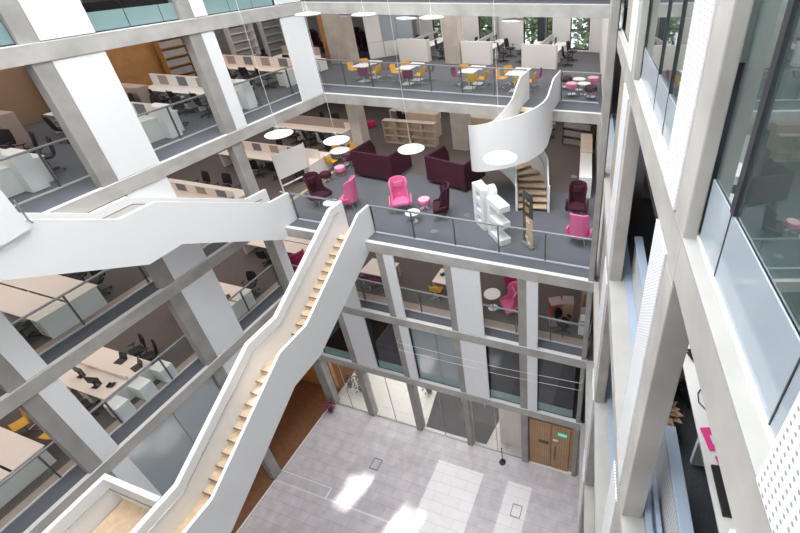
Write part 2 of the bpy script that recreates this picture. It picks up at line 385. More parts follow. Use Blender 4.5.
# ground-floor recess on the left: timber wall
struct('wall_left', MB().box(-18.6, -18.4, -4, 14, 0, ZD-BT), 'orange')
struct('wall_back', MB().box(-18.4, XL-.2, 12.2, 12.4, 0, ZD-BT), 'orange')
struct('wall_back', MB().box(XL, 6, 17.0, 17.2, 0, ZD-BT), 'wallw')
# right edge of the lounge
struct('wall_right', MB().box(.1, .25, .35, 18, ZB, ZA-BT), 'wallw', loc=(XR, YB, 0), rz=TH)
struct('wall_right', MB().prism([(xr(28.8)+.1, 28.8), (xr(17)+.1, 17), (xr(17)+.25, 17), (xr(28.8)+.25, 28.8)], ZA, ZT-BT), 'wallw')

# ================================================================ COLUMNS AND FACADE PANELS
COLL = [(-1.4, -.95), (2.83, 3.20), (7.02, 7.46), (11.38, 11.84)]
lcn = ['nearest', 'second', 'third', 'fourth']
for i, (a, b) in enumerate(COLL):
    hi = 29; lo = 0
    o = MB().box(XL-.32, XL+.015, a, b, lo, hi).build('concrete_column', 'concrete_col', bevel=.015)
    tag(o, 'grey concrete column of the left facade, %s from the camera' % lcn[i], 'column')
PLW = [.5, .5, 1.29, .5]
def panel(mb, name, m, label, group, **k): tag(mb.build(name, m, bevel=.008, **k), label, 'wall panel', group)
STO = {ZD: 'lowest upper storey', ZC: 'storey just below the lounge', ZB: 'lounge storey', ZA: 'storey just above the lounge', ZT: 'topmost visible storey'}
for z, zn in ((ZD, ZC), (ZC, ZB), (ZB, ZA), (ZA, ZT), (ZT, ZU)):
    for i, (a, b) in enumerate(COLL):
        if i == 0: continue
        if z == ZB and i == 3: continue
        if z < ZB and i == 3: continue
        wdt = PLW[i]
        mb = MB().box(XL-.03, XL+.03, b, b+wdt, z+.05, zn-BT-.02)
        panel(mb, 'facade_panel', 'white', '%s white panel beside the %s left facade column, %s' % ('wide' if wdt > 1 else 'narrow', lcn[i], STO[z]), 'white panels of the left facade')
    if z >= ZA:
        panel(MB().box(XL-.03, XL+.03, 15.52, YA-.02, z+.05, zn-BT-.02), 'facade_panel', 'white', 'white panel in far left corner, %s' % STO[z], 'white panels of the left facade')
# back facade
COLB = [(-15.03, -14.7), (-12.5, -12.14), (-9.5, -9.17), (-6.52, -6.22), (-3.58, -3.24), (-1.05, -.86)]
PBW = [.5, 1.17, .46, 1.17, .44]
bcn = ['leftmost', 'second', 'third', 'fourth', 'fifth', 'rightmost']
for i, (a, b) in enumerate(COLB):
    if i == 5: zt = 29
    else: zt = ZB-BT
    o = MB().box(a, b, YB-.035, YB+.35, 0, zt).build('concrete_column', 'concrete_col', bevel=.012)
    tag(o, 'slim concrete column under the lounge front, %s from the left' % bcn[i] if i < 5 else 'tall concrete corner column where back and right facades meet', 'column')
for z, zn in ((ZD, ZC), (ZC, ZB)):
    for i in range(5):
        b = COLB[i][1]
        panel(MB().box(b, b+PBW[i], YB-.045, YB+.02, z+.05, zn-BT-.02), 'facade_panel', 'white', '%s white panel beside the %s back facade column, %s' % ('wide' if PBW[i] > 1 else 'narrow', bcn[i], STO[z]), 'white panels of the back facade')
# right facade (local frame)
def rlocal(mb, name, m, **k): return mb.build(name, m, loc=(XR, YB, 0), rz=TH, **k)
COLR = [(-5.5, -5.0), (-.3, .25), (4.22, 4.55), (8.43, 8.76), (12.37, 12.9)]
rcn = ['farthest', 'corner', 'third', 'second', 'nearest']
for i, (a, b) in enumerate(COLR):
    z0 = ZA if i == 0 else 0
    if i == 1: continue
    o = rlocal(MB().prism([(-.015, -b), (.22, -b), (.22, -a), (-.015, -a)], z0, ZT-BT).prism([(-.015, -b), (.085, -b), (.085, -a), (-.015, -a)], ZT-BT, 29), 'concrete_column', 'concrete', bevel=.012)
    tag(o, 'concrete column of the right facade, %s from the camera' % {'nearest': 'nearest', 'second': 'second nearest', 'third': 'third nearest', 'farthest': 'farthest'}[rcn[i]], 'column')
for z, zn in ((ZB, ZA), (ZA, ZT), (ZT, ZU)):
    rlocal(MB().box(.14, .3, -3.3, -.25, z+.02, zn-.4), 'wall_right', 'stone', kind='structure')
RPW = {2: 1.0, 3: .54, 4: 2.0}
for z, zn in ((ZD, ZC), (ZC, ZB), (ZB, ZA), (ZA, ZT), (ZT, ZU)):
    for i in (2, 3, 4):
        a = COLR[i][0]
        panel(MB().box(-.03, .03, -a+.012, -(a-RPW[i]), z+.03, zn-.38), 'perforated_panel', 'perf', 'perforated metal panel beside the %s right facade column, %s' % ({2: 'third', 3: 'second', 4: 'nearest'}[i], STO[z]), 'perforated panels of the right facade', loc=(XR, YB, 0), rz=TH)
# interior columns of the lounge and the storey above
for x, y, zz, zt, sx, sy, m, lab in (
    (-14.48, 18.3, ZB, ZA-BT, .62, .65, 'concrete_warm', 'square concrete column behind the left burgundy sofa booth'),
    (-9.7, 20.9, ZB, ZA-BT, .95, .7, 'concrete_warm', 'square concrete column behind the right burgundy sofa booth'),
    (-18.1, 23.0, ZA, ZT-BT, 1.5, .8, 'concrete_warm', 'broad concrete column beside the meeting pod above the lounge'),
    (-11.3, 24.3, ZA, ZT-BT, .95, .7, 'concrete_warm', 'square concrete column between two white desk banks above the lounge'),
    (-6.95, 28.45, ZA, ZT-BT, .45, .45, 'dark', 'slim dark column by the back windows behind the rightmost desk bank'),
    (-10.1, 28.5, ZA, ZT-BT, .3, .4, 'greyl', 'slim grey column by the back windows behind the middle desk bank'),
    (-16.0, 28.4, ZA, ZT-BT, .5, .4, 'greyl', 'grey column at the back windows behind the left desk bank')):
    tag(MB().cbox(x, y, (zz+zt)/2, sx, sy, zt-zz).build('concrete_column' if m == 'concrete_warm' else 'column', m, bevel=.02), lab, 'column')

# ================================================================ GLAZING
wn = [20]
def glazing(x0, x1, z0, z1, sp, gm, spm, loc, rz, mull=(), side='x'):
    """flat glazed bay in a local frame: along local x from x0 to x1"""
    wn[0] += 1
    fr = MB().box(x0, x1, -.03, .03, z0, z0+.03).box(x0, x1, -.03, .03, z1-.05, z1)
    for u in mull: fr.box(u-.008, u+.008, -.02, .02, z0, z1)
    o = struct('window_%d' % wn[0], fr, 'dark', loc=loc, rz=rz)
    MB().box(x0, x1, -.01, .01, z0+sp, z1-.05).build('pane', gm, o)
    if sp: MB().box(x0, x1, -.012, .012, z0+.03, z0+sp).build('spandrel', spm, o)
    return o
# D storey, back
bays = [(-14.2, -12.52, 'darkglass'), (-10.97, -9.52, 'darkglass'), (-8.7, -6.54, 'mirrorglass'), (-5.05, -3.6, 'darkglass'), (-2.8, -1.24, 'darkglass')]
for a, b, g in bays: glazing(a, b, ZD+.03, ZC-BT, .55, g, 'spandrel', (0, YB+.12, 0), 0, [(a+b)/2+.15] if b-a > 1.6 and g == 'mirrorglass' else [])
# D storey, left
for a, b, g in ((3.7, 7.0, 'mirrorglass'), (8.75, 11.3, 'darkglass'), (-.4, 2.8, 'mirrorglass')): glazing(a, b, ZD+.03, ZC-BT, .0, g, 'spandrel', (XL-.12, 0, 0), PI/2, [(a+b)/2])
# T storey, left
for a, b in ((-.4, 2.8), (3.7, 7.0), (8.75, 11.36), (12.35, 15.5)): glazing(a, b, ZT+.03, ZU-BT, .52, 'clear', 'spandrel', (XL-.12, 0, 0), PI/2, [a+1.05, a+2.1])
# T storey, right; local u measured towards the camera
def rwin(u0, u1, mull, z0=ZT, z1=ZU-BT):
    wn[0] += 1
    fr = MB()
    for u in mull: hw = .03 if u0 > 8 else .008; fr.box(.085, .15 if u0 > 8 else .11, -u-hw, -u+hw, z0+.5, z1); fr.box(.085, .105, -u-.004, -u+.004, z0+.02, z0+.5)
    fr.box(.09, .2, -u1, -u0, z1-.05, z1); fr.box(.09, .13, -u1, -u1+.03, z0+.5, z1)
    fr.box(.10, .2, -u1, -u0, z0+.47, z0+.5)
    o = rlocal(fr, 'window_%d' % wn[0], 'dark', kind='structure')
    MB().box(.105, .115, -u1, -u0, z0+.5, z1-.05).build('pane', 'bigglass', o)
    MB().box(.09, .105, -u1, -u0, z0+.02, z0+.5).build('spandrel', 'spandrel_pale', o)
rwin(8.78, 12.34, (9.2, 10.15, 11.1)); rwin(4.57, 7.88, (6.12, 6.9)); rwin(-4.98, -.32, (-1.5, -3))
# white metal kick edge on the right ledge
for z in (ZT,): struct('trim_30', MB().box(.075, .09, -15, 5, z+.02, z+.05), 'slabedge', loc=(XR, YB, 0), rz=TH)

# ================================================================ GLASS RAILINGS
def railing(p, q, z, label, h=1.27, step=1.65, m='rail', gl='glass', post0=True):
    p = Vector((*p, z)); q = Vector((*q, z)); L = (q-p).length; rz = math.atan2(q.y-p.y, q.x-p.x)
    t = thing('glass_railing', label, 'railing', p, rz)
    MB().box(0, L, -.035, .035, h-.03, h+.03).build('top_rail', m, t, bevel=.01)
    MB().box(0, L, -.035, .035, 0, .045).build('base_rail', 'railpale', t)
    n = max(1, round(L/step)); st = L/n
    for i in range(n+1):
        if not post0 and i == 0: continue
        MB().box(i*st-.02, i*st+.02, -.015, .045, .04, h-.02).build('post', 'postdark', t)
    for i in range(n):
        MB().box(i*st+.03, (i+1)*st-.03, -.012, -.004, .05, h-.06).build('glass_pane', gl, t)
    return t
railing((XL-1.3, YA+1.37), (-5.06, YA+1.37), ZA, 'long glass railing above the lounge, left of the spiral stair top')
railing((-3.55, YA+1.37), (-1.9, YA+1.37), ZA, 'short glass railing in front of the round stools above the lounge')
railing((-9.80, YB+.65), (-.95, YB+.65), ZB, 'long glass railing along the lounge front, right of the long stair')
railing((-13.62, YB+.65), (-11.15, YB+.65), ZB, 'short glass railing between the two white stairs at the lounge edge', post0=True)
railing((XL-1.3, -3), (XL-1.3, YA+1.37), ZA, 'glass railing along the left wing one storey above the lounge', step=1.9)
railing((XL-.75, -3), (XL-.75, YB-.2), ZB, 'glass railing along the left wing at the lounge storey', step=1.95)
railing((XL-.75, -3), (XL-.75, YB+.3), ZC, 'glass railing along the left wing one storey below the lounge', step=1.95)
railing((XL-.5, YB+.55), (-.95, YB+.55), ZC, 'glass railing along the back facade one storey below the lounge', step=1.5)

# ================================================================ WHITE STAIRS
def parapet(prof_top, prof_bot, x0, x1, name, t):
    poly = [(y, z) for y, z in prof_top]+[(y, z) for y, z in prof_bot[::-1]]
    n = len(prof_top); mb = MB()
    vs = [(x, y, z) for x in (x0, x1) for (y, z) in prof_top+prof_bot]
    fs = []
    for k in range(n-1): fs.append((k, k+1, n+k+1, n+k)); fs.append((2*n+k, 3*n+k, 3*n+k+1, 2*n+k+1)); fs.append((k, 2*n+k, 2*n+k+1, k+1)); fs.append((n+k, n+k+1, 3*n+k+1, 3*n+k))
    fs.append((0, n, 3*n, 2*n)); fs.append((n-1, 2*n+n-1, 3*n+n-1, n+n-1))
    mb.add(vs, fs); return mb.build(name, 'stairwhite', t)
def handrail(pts, x, side, t, off=.07, dz=-.33):
    mb = MB(); P = [(x+side*off, y, z+dz) for y, z in pts]
    mb.path(P, .018)
    for a, b in zip(P, P[1:]):
        L = (Vector(b)-Vector(a)).length
        for k in range(int(L//1.3)+1):
            c = Vector(a).lerp(Vector(b), min(1, (k*1.3+.3)/L)); mb.tube(c, (x, c.y, c.z-.05), .009, 5)
    mb.build('handrail', 'rail', t)
# main flight: from the lounge edge down towards the camera
t = thing('long_staircase', 'long white staircase with oak treads falling from the lounge edge', 'staircase', (0, 0, 0))
top = [(12.0, ZB+1.30), (11.3, ZB+1.30), (7.62, 11.66), (6.42, 11.66), (3.10, 9.62), (-2.5, 9.62)]
bot = [(12.0, ZB-.45), (11.6, ZB-.45), (7.72, 10.07), (6.42, 10.05), (3.02, 7.98), (-2.5, 7.98)]
parapet(top, bot, -9.93, -9.83, 'right_parapet', t); parapet(top, bot, -11.24, -11.08, 'left_parapet', t)
handrail([(11.6, ZB+1.3)]+top[1:], -11.08, 1, t, dz=-.28)
def flight(y0, z0, n, x0, x1, t, rise, run=.30, sgn=-1):
    for i in range(n):
        y = y0+sgn*run*i; z = z0-rise*(i+1) if sgn < 0 else z0-rise*(i+1)
        s_ = MB().box(x0, x1, min(y, y+sgn*run)-.0, max(y, y+sgn*run), z-.05, z).build('tread', 'tread', t)
        yb = y
        MB().box(x0, x1, yb-.012, yb+.012, z, z+rise-.05).build('riser', 'birch', s_)
        MB().box(x0, x1, yb+sgn*-.0-.03 if sgn < 0 else yb, yb+.004 if sgn < 0 else yb+.03, z+rise-.012, z+rise+.003).build('nosing', 'nose', s_)
flight(11.2, ZB, 12, -11.08, -9.93, t, (ZB-10.42)/12)
MB().box(-11.08, -9.93, 6.42, 7.6, 10.32, 10.42).build('landing', 'tread', t)
MB().box(-11.08, -9.93, 11.2, 12.0, ZB-.05, ZB+.012).build('top_landing', 'tread', t)
flight(6.42, 10.42, 11, -11.08, -9.93, t, (10.42-ZC+.05)/11)
MB().box(-11.08, -9.93, -2.5, 3.12, ZC-.15, ZC-.05).build('landing', 'tread', t)
parapet([(y, z+.06) for y, z in bot], bot, -11.08, -9.93, 'soffit', t)
# half-landing box between the long stair and the left facade
t = thing('stair_landing', 'white walled stair landing with oak floor at the bottom left of the atrium', 'landing', (0, 0, 0))
MB().box(-13.3, -11.3, -3, 2.62, ZC-.15, ZC-.03).build('landing_floor', 'tread', t)
MB().box(-13.48, -13.34, -3, 2.75, ZC-.45, 9.6).build('left_parapet', 'stairwhite', t)
MB().box(-13.34, -11.3, 2.62, 2.75, ZC-.45, 9.6).build('far_parapet', 'stairwhite', t)
MB().path([(-13.27, -2, 9.25), (-13.27, 2.55, 9.25), (-11.5, 2.55, 9.25)], .018).build('handrail', 'rail', t)
MB().box(-11.62, -11.56, -3, 2.6, ZC-.04, ZC).box(-11.5, -11.46, -3, 2.6, ZC-.04, ZC+.01).build('floor_channel', 'nose', t)
# upper flight: from the lounge up along the left facade
t = thing('upper_staircase', 'white staircase rising along the left facade from the lounge to the storey above', 'staircase', (0, 0, 0))
top = [(12.0, ZB+1.3), (11.0, ZB+1.38), (7.35, 16.02), (6.35, 16.02), (4.2, 17.35), (3.5, 17.75), (-2.5, 17.75)]
bot = [(12.0, ZB-.42), (10.95, ZB-.38), (7.5, 14.35), (6.42, 14.35), (3.6, 16.05), (3.4, 16.05), (-2.5, 16.05)]
parapet(top, bot, -13.82, -13.7, 'right_parapet', t); parapet(top, bot, -14.98, -14.86, 'left_parapet', t)
handrail([(11.6, ZB+1.3)]+top[1:6], -14.86, 1, t, dz=-.25)
parapet([(y, z+.06) for y, z in bot], bot, -14.86, -13.82, 'soffit', t)
R_ = (14.72-ZB)/13
for i in range(13): MB().box(-14.86, -13.82, 11.0-.28*(i+1), 11.0-.28*i, ZB+R_*i, ZB+R_*(i+1)).build('tread', 'tread', t)
MB().box(-14.86, -13.82, 6.35, 7.36, 14.6, 14.72).build('landing', 'tread', t)
R_ = (ZA-14.72)/10
for i in range(10): MB().box(-14.86, -13.82, 6.35-.28*(i+1), 6.35-.28*i, 14.72+R_*i, 14.72+R_*(i+1)).build('tread', 'tread', t)
MB().box(-15.0, -13.82, -2.5, 3.56, ZA-.12, ZA+.0).build('landing', 'tread', t)
# next flight starting above it
t = thing('topmost_staircase', 'white stair wall at the left edge of the view with a short handrail end', 'staircase', (0, 0, 0))
parapet([(4.66, 16.86), (4.62, 17.98), (0, 20.9), (-2.5, 22.3)], [(4.66, 16.84), (4.1, 16.75), (0, 16.65), (-2.5, 16.6)], -13.69, -13.60, 'right_parapet', t)
MB().path([(-13.59, 4.70, 17.6), (-13.59, 4.70, 17.05), (-13.59, 4.74, 16.95)], .02).build('handrail', 'rail', t)

# spiral stair
SCX, SCY, RO, RI = -5.55, 16.12, 1.47, .54
t = thing('spiral_staircase', 'white spiral staircase with pale oak treads between the lounge and the storey above', 'staircase', (SCX, SCY, 0))
NR = 24; RH = (ZA-ZB)/NR; NS_ = 5
SA = 6.02; SL1 = YA-SCY; SRM = (RO+RI)/2; SL2 = SRM*SA; SL3 = 1.2; STEP = (SL1+SL2+SL3)/NR
def sp_pt(s, r):
    """s counts risers down from the top; short straight run, a clockwise helix, then a straight run out"""
    q = s*STEP
    wx = 1+.32*max(0, r-RI)/(RO-RI)
    if q <= SL1: return (r*wx, SL1-q)
    if q <= SL1+SL2:
        a = -(q-SL1)/SRM; return (r*math.cos(a)*(wx if math.cos(a) > 0 else 1), r*math.sin(a))
    e = q-SL1-SL2; return (r*wx*math.cos(-SA)+math.sin(-SA)*e, r*math.sin(-SA)-math.cos(-SA)*e)
def ribbon(r0, th, up_, dn_, s0, s1, name):
    rows = []
    n = 72
    for i in range(n+1):
        s_ = s0+(s1-s0)*i/n; x, y = sp_pt(s_, r0); z = ZA-RH*s_
        if s_ < 0: x, y = sp_pt(0, r0)[0], SL1-s_*(1.37/4); z = ZA
        zt = z+up_(s_); zb = max(z-dn_(s_), ZB)
        rows.append([(x, y, zb+(zt-zb)*k/3) for k in range(4)])
    MB().grid(rows, th).build(name, 'stairwhite', t, smooth=True)
ribbon(RO, .05, lambda s: 1.33, lambda s: .72 if s > 0 else -.0, -4, NR, 'outer_parapet')
ribbon(RI, .05, lambda s: 1.31, lambda s: .50 if s > 0 else 0, -4, NR, 'inner_parapet')
for i in range(NR):
    z = ZA-RH*(i+1); a0, b0 = sp_pt(i, RI+.04), sp_pt(i, RO-.04); a1, b1 = sp_pt(i+1, RI+.04), sp_pt(i+1, RO-.04)
    mb = MB().prism([a0, b0, b1, a1], z+RH-.04, z+RH)
    tr = mb.build('tread', 'tread', t)
    e = .03
    MB().prism([a0, b0, (b0[0]*.99+b1[0]*.01, b0[1]*.99+b1[1]*.01), (a0[0]*.97+a1[0]*.03, a0[1]*.97+a1[1]*.03)], z-.04, z+RH-.04).build('riser', 'nose', tr)
rows = []
for i in range(90):
    s_ = NR*i/89*.93; z = ZA-RH*s_-.42
    rows.append([(*sp_pt(s_, RI), max(z, ZB)), (*sp_pt(s_, RO), max(z, ZB))])
MB().grid(rows, .03).build('soffit', 'stairwhite', t, smooth=True)
for r_ in (RI, RO):
    x, y = sp_pt(NR, r_); MB().cbox(x, y, ZB+.65, .09, .09, 1.3).build('newel_post', 'stairwhite', t)
rows = [Vector((*sp_pt(s_, RO-.09), ZA-RH*s_+1.0)) for s_ in range(0, NR)]
MB().path(rows, .018).build('handrail', 'rail', t)

# ================================================================ FURNITURE KIT
F = 1.1
GB = {}
def star_base(t, m='blackp', r=.30, h=.42, castors=True):
    mb = MB()
    for k in range(5):
        a = 2*PI*k/5; c, s_ = math.cos(a), math.sin(a)
        mb.at(0, 0, 0, rz=a); mb.add([(0, -.025, .07), (0, .025, .07), (r, .015, .05), (r, -.015, .05), (0, -.025, .12), (0, .025, .12), (r, .015, .075), (r, -.015, .075)],
            [(0, 1, 2, 3), (7, 6, 5, 4), (0, 3, 7, 4), (1, 0, 4, 5), (2, 1, 5, 6), (3, 2, 6, 7)])
        if castors: mb.tube((r-.01, -.02, .03), (r-.01, .02, .03), .03, 8)
    mb.at(); mb.tube((0, 0, .08), (0, 0, h), .025, 8)
    mb.build('star_base', m, t)
def curved_back(mb, w, z0, z1, y, bow=.06, lean=.08, th=.04, n=6, m=6):
    rows = []
    for i in range(m+1):
        v = i/m; z = z0+(z1-z0)*v; ww = w*(1-.18*max(0, v-.7)/.3-.12*max(0, .2-v)/.2)
        rows.append([(ww*(j/n-.5), y+lean*v-bow*(1-(2*j/n-1)**2)*-1, z) for j in range(n+1)])
    return mb.grid(rows, th)
def mk_office(col='black', base='blackp'):
    def fn():
        t = thing('office_chair', '-', 'office chair')
        MB().prism([(-.24, -.22), (.24, -.22), (.25, .1), (.2, .22), (-.2, .22), (-.25, .1)], .44*F, .51*F).build('seat', col, t, bevel=.02)
        curved_back(MB(), .48, .58, 1.08, .22).build('backrest', col, t, smooth=True)
        MB().path([(0, .1, .46), (0, .26, .50), (0, .30, .72)], .022).build('back_bracket', 'blackp', t)
        for s_ in (-1, 1):
            ar = MB(); ar.path([(s_*.22, 0, .46), (s_*.3, 0, .5), (s_*.3, .02, .70)], .016); ar.cbox(s_*.3, -.02, .71, .06, .24, .03); ar.build('armrest', 'blackp', t)
        star_base(t, base, .32, .46)
        return t
    return fn
office = Proto(mk_office()); office_dark = office
office_grey = Proto(mk_office('grey'))
def mk_shell(col):
    """moulded cafe chair on a four-star swivel base"""
    def fn():
        t = thing('cafe_chair', '-', 'chair')
        rows = []
        prof = [(-.24, .50), (-.22, .47), (0, .45), (.16, .46), (.22, .54), (.25, .70), (.28, .88)]
        for k, (y, z) in enumerate(prof):
            rows.append([(x, y-(.06*abs(x/.25)**2 if k > 3 else 0), z+(.05*abs(x/.25)**2 if k < 4 else 0)) for x in (-.25, -.18, -.06, .06, .18, .25)])
        MB().grid(rows, -.02).build('seat_shell', col, t, smooth=True)
        mb = MB()
        for k in range(4):
            a = PI/4+PI/2*k; mb.tube((0, 0, .1), (.27*math.cos(a), .27*math.sin(a), .03), .016, 6); mb.cbox(.27*math.cos(a), .27*math.sin(a), .018, .04, .04, .03)
        mb.tube((0, 0, .08), (0, 0, .45), .022, 8).build('swivel_base', 'chrome', t)
        return t
    return fn
chair_y = Proto(mk_shell('yellow')); chair_p = Proto(mk_shell('purple')); 
def mk_pouf(col, top=None):
    def fn():
        t = thing('pouf_stool', '-', 'stool')
        MB().lathe([(.20, .24), (.27, .27), (.285, .33), (.28, .43), (.25, .48)], 10 if col == 'pink' else 20).build('cushion', col, t, smooth=True)
        if top: MB().lathe([(.255, .478), (.24, .492)], 20).build('cushion_top', top, t)
        MB().tube((0, 0, .03), (0, 0, .26), .03, 10).build('stem', 'chrome', t)
        MB().lathe([(.22, 0), (.22, .015), (.06, .035)], 24).build('base_disc', 'chrome', t)
        return t
    return fn
pouf_pink = Proto(mk_pouf('pink', 'ppink')); pouf_burg = Proto(mk_pouf('burg'))
def mk_rtable(r, h, col='creamw'):
    def fn():
        t = thing('round_table', '-', 'table')
        MB().lathe([(r-.01, h-.03), (r, h-.02), (r, h-.005), (r-.01, h)], 32).build('table_top', col, t)
        MB().tube((0, 0, .02), (0, 0, h-.03), .03, 10).build('pedestal', 'chrome', t)
        MB().lathe([(r*.6, 0), (r*.6, .015), (.05, .03)], 24).build('base_disc', 'chrome', t)
        return t
    return fn
low_table = Proto(mk_rtable(.31, .46)); stool_white = Proto(mk_rtable(.30, .52)); big_round = Proto(mk_rtable(.50, .85)); mid_round = Proto(mk_rtable(.37, .85))
def mk_wing(col, legs='wire'):
    """high-backed wing chair with wrapped arms"""
    def fn():
        t = thing('wing_chair', '-', 'armchair'); t.scale = (1.15, 1.15, 1.15)
        MB().prism([(-.30, -.30), (.30, -.30), (.31, .05), (.22, .26), (-.22, .26), (-.31, .05)], .36, .50).build('seat_cushion', col, t, bevel=.04)
        rows = []
        for i in range(9):
            v = i/8; z = .34+.98*v; w = .36-.05*math.sin(v*PI)-(.06 if v > .9 else 0); depth = .30*(1-v)**.8+.14+(.12*math.exp(-((v-.8)/.16)**2))
            row = []
            for j in range(9):
                a = (j/8-.5)*2; x = w*math.sin(a*1.35)/math.sin(1.35); y = .30+.10*v-depth*(abs(a)**2.4)
                row.append((x, y, z-.05*abs(a)*v))
            rows.append(row)
        MB().grid(rows, -.06).build('backrest', col, t, smooth=True)
        for s_ in (-1, 1):
            MB().grid([[(s_*(.31+.03*k), -.28+.12*j, .36+.07*k+(.03*j if k == 2 else 0)) for k in range(3)] for j in range(5)], .05*s_).build('armrest', col, t, smooth=True)
        MB().prism([(-.16, .14), (.16, .14), (.18, .20), (-.18, .20)], .95, 1.18).build('head_cushion', col, t, bevel=.02)
        mb = MB()
        for sx in (-1, 1):
            for sy in (-1, 1): mb.tube((sx*.16, sy*.14, .36), (sx*.28, sy*.26, .0), .012, 6)
        mb.tube((-.16, -.14, .34), (.16, .14, .34), .012, 6).tube((-.16, .14, .34), (.16, -.14, .34), .012, 6); mb.build('wire_legs', 'chrome', t)
        return t
    return fn
wing_pink = Proto(mk_wing('pink')); wing_burg = Proto(mk_wing('burg')); wing_mag = Proto(mk_wing('dpink'))
def mk_ped():
    t = thing('drawer_pedestal', '-', 'drawer unit')
    MB().box(-.22, .22, -.30, .30, .04, .66).build('body', 'creamw', t, bevel=.008)
    for k in range(3):
        d = MB().box(-.205, .205, -.318, -.30, .06+.2*k, .24+.2*k).build('drawer', 'creamw', t)
        MB().cbox(0, -.325, .21+.2*k, .14, .012, .015).build('handle', 'rail', d)
    MB().cbox(0, 0, .02, .36, .5, .04).build('plinth', 'blackp', t)
    return t
ped = Proto(mk_ped)
def mk_mon():
    t = thing('monitor', '-', 'monitor')
    MB().cbox(0, 0, .30, .56, .03, .34).build('screen', 'blackp', t, bevel=.01)
    MB().tube((0, .04, .0), (0, .03, .25), .02, 8).build('stand', 'blackp', t)
    MB().cbox(0, .03, .008, .24, .18, .016).build('foot', 'blackp', t)
    return t
mon = Proto(mk_mon)
def mk_laptop():
    t = thing('laptop', '-', 'laptop')
    MB().cbox(0, 0, .012, .36, .25, .022).build('keyboard_half', 'blackp', t)
    MB().at(0, .125, .02, rx=-.35).box(-.18, .18, -.008, .008, 0, .25).build('screen_half', 'blackp', t)
    return t
lap = Proto(mk_laptop)
def mk_phone():
    t = thing('desk_phone', '-', 'telephone')
    MB().prism([(-.1, .02), (.1, .02), (.1, .08), (-.1, .03)], -.09, .09, 'Y').build('body', 'blackp', t)
    MB().cbox(-.07, 0, .075, .05, .18, .03).build('handset', 'black', t)
    return t
phone = Proto(mk_phone)

def bench(x0, x1, yc, z, label, top='creamw', depth=.82, two=True, screen='taupe', hs=.42, h=.80, endbox=None, legs='creamw', grp='desk rows'):
    """row of desks along X: one bench desk with a central screen"""
    t = thing('bench_desk', label, 'desk', (x0, yc, z), 0, grp)
    L = x1-x0
    sides = (-1, 1) if two else (-1,)
    for s_ in sides:
        a, b = (s_*.03, s_*depth) if s_ > 0 else (-depth, -.03)
        MB().box(0, L, a, b, h-.035, h).build('desktop', top, t, bevel=.006)
    n = max(2, round(L/1.8)+1)
    for k in range(n):
        x = .04+(L-.08)*k/(n-1)
        MB().box(x-.025, x+.025, -depth+.05 if True else 0, (depth-.05) if two else -.05, 0, h-.04).build('leg_panel', legs, t)
    if screen:
        sc = MB().box(.02, L-.02, -.025, .025, .35, h+hs).build('privacy_screen', top if screen == 'split' else screen, t)
        if screen == 'split':
            k = 0; x = .5
            while x < L-.8:
                MB().box(x, x+.55, -.03, .03, h+.05, h+hs-.04).build('pinboard', 'taupe' if k % 2 == 0 else 'grey', sc); x += 1.15; k += 1
    if endbox:
        MB().box(L-.38, L+.36, -.03, .40, 0, endbox).build('end_cabinet', top, t, bevel=.008)
    return t
def near(k): return ['first', 'second', 'third', 'fourth', 'fifth', 'sixth'][k]
def desk_set(x0, x1, yc, z, nm, top='creamw', screen='split', front=3, back=3, peds=2, chair=None, endbox=None, mons=0, **kw):
    """bench desk plus its chairs, drawer units and screens; nm is the phrase that tells this desk apart"""
    bench(x0, x1, yc, z, nm[0], top=top, screen=screen, endbox=endbox, **kw)
    ch = chair or office; L = x1-x0
    for k in range(front):
        x = x1-.75-(L-1.2)*k/max(1, front) + random.uniform(-.1, .1)
        ch((x, yc-1.12+random.uniform(-.08, .1), z), PI+random.uniform(-.5, .5), 'black office chair, near side, %s from the atrium, %s' % (near(k), nm[1]), 'office chairs at the desk rows')
    for k in range(back):
        x = x1-.75-(L-1.2)*k/max(1, back) + random.uniform(-.1, .1)
        ch((x, yc+1.15+random.uniform(-.08, .12), z), random.uniform(-.5, .5), 'black office chair, far side, %s from the atrium, %s' % (near(k), nm[1]), 'office chairs at the desk rows')
    for k in range(peds):
        for s_, w_ in ((-1, 'near'), (1, 'far')):
            if k == 0 and kw.get('nopedfar') and s_ > 0: continue
            x = x1-.3-(L-.6)*k/max(1, peds)
            ped((x, yc+s_*.45, z), 0 if s_ < 0 else PI, 'white drawer unit, %s side, %s from atrium, %s' % (w_, near(k), nm[1]), 'drawer units under the desks')
    for k in range(mons):
        for s_, w_ in ((-1, 'near'), (1, 'far')):
            x = x1-1.0-(L-1.4)*k/max(1, mons)
            mon((x, yc+s_*.32, z+.80), 0 if s_ < 0 else PI, 'black monitor on the %s side, %s from the atrium, %s' % (w_, near(k), nm[1]), 'monitors on the desks')

# ---------------------------------------------------------------- left wing desks
A_ = 'storey above lounge'; B_ = 'lounge storey'; C_ = 'storey below lounge'
desk_set(-21.6, -17.15, 6.3, ZA, ('white bench desk nearest the camera in the left wing, storey above lounge', 'nearest desk, '+A_), screen='split', endbox=1.18, hs=.5)
desk_set(-22.0, -17.15, 10.6, ZA, ('white bench desk second from the camera in the left wing, storey above lounge', 'second desk, '+A_), endbox=1.2, hs=.5)
desk_set(-22.0, -17.0, 14.1, ZA, ('white bench desk third from the camera in the left wing, storey above lounge', 'third desk, '+A_), hs=.5, endbox=1.2)
desk_set(-22.4, -17.6, 18.2, ZA, ('bench desk fourth from the camera in the left wing, storey above lounge', 'fourth desk, '+A_), top='cream', hs=.5)
desk_set(-20.0, -16.1, 5.2, ZB, ('cream bench desk nearest the camera in the left wing, lounge storey', 'nearest desk, '+B_), top='cream', mons=0, screen=None)
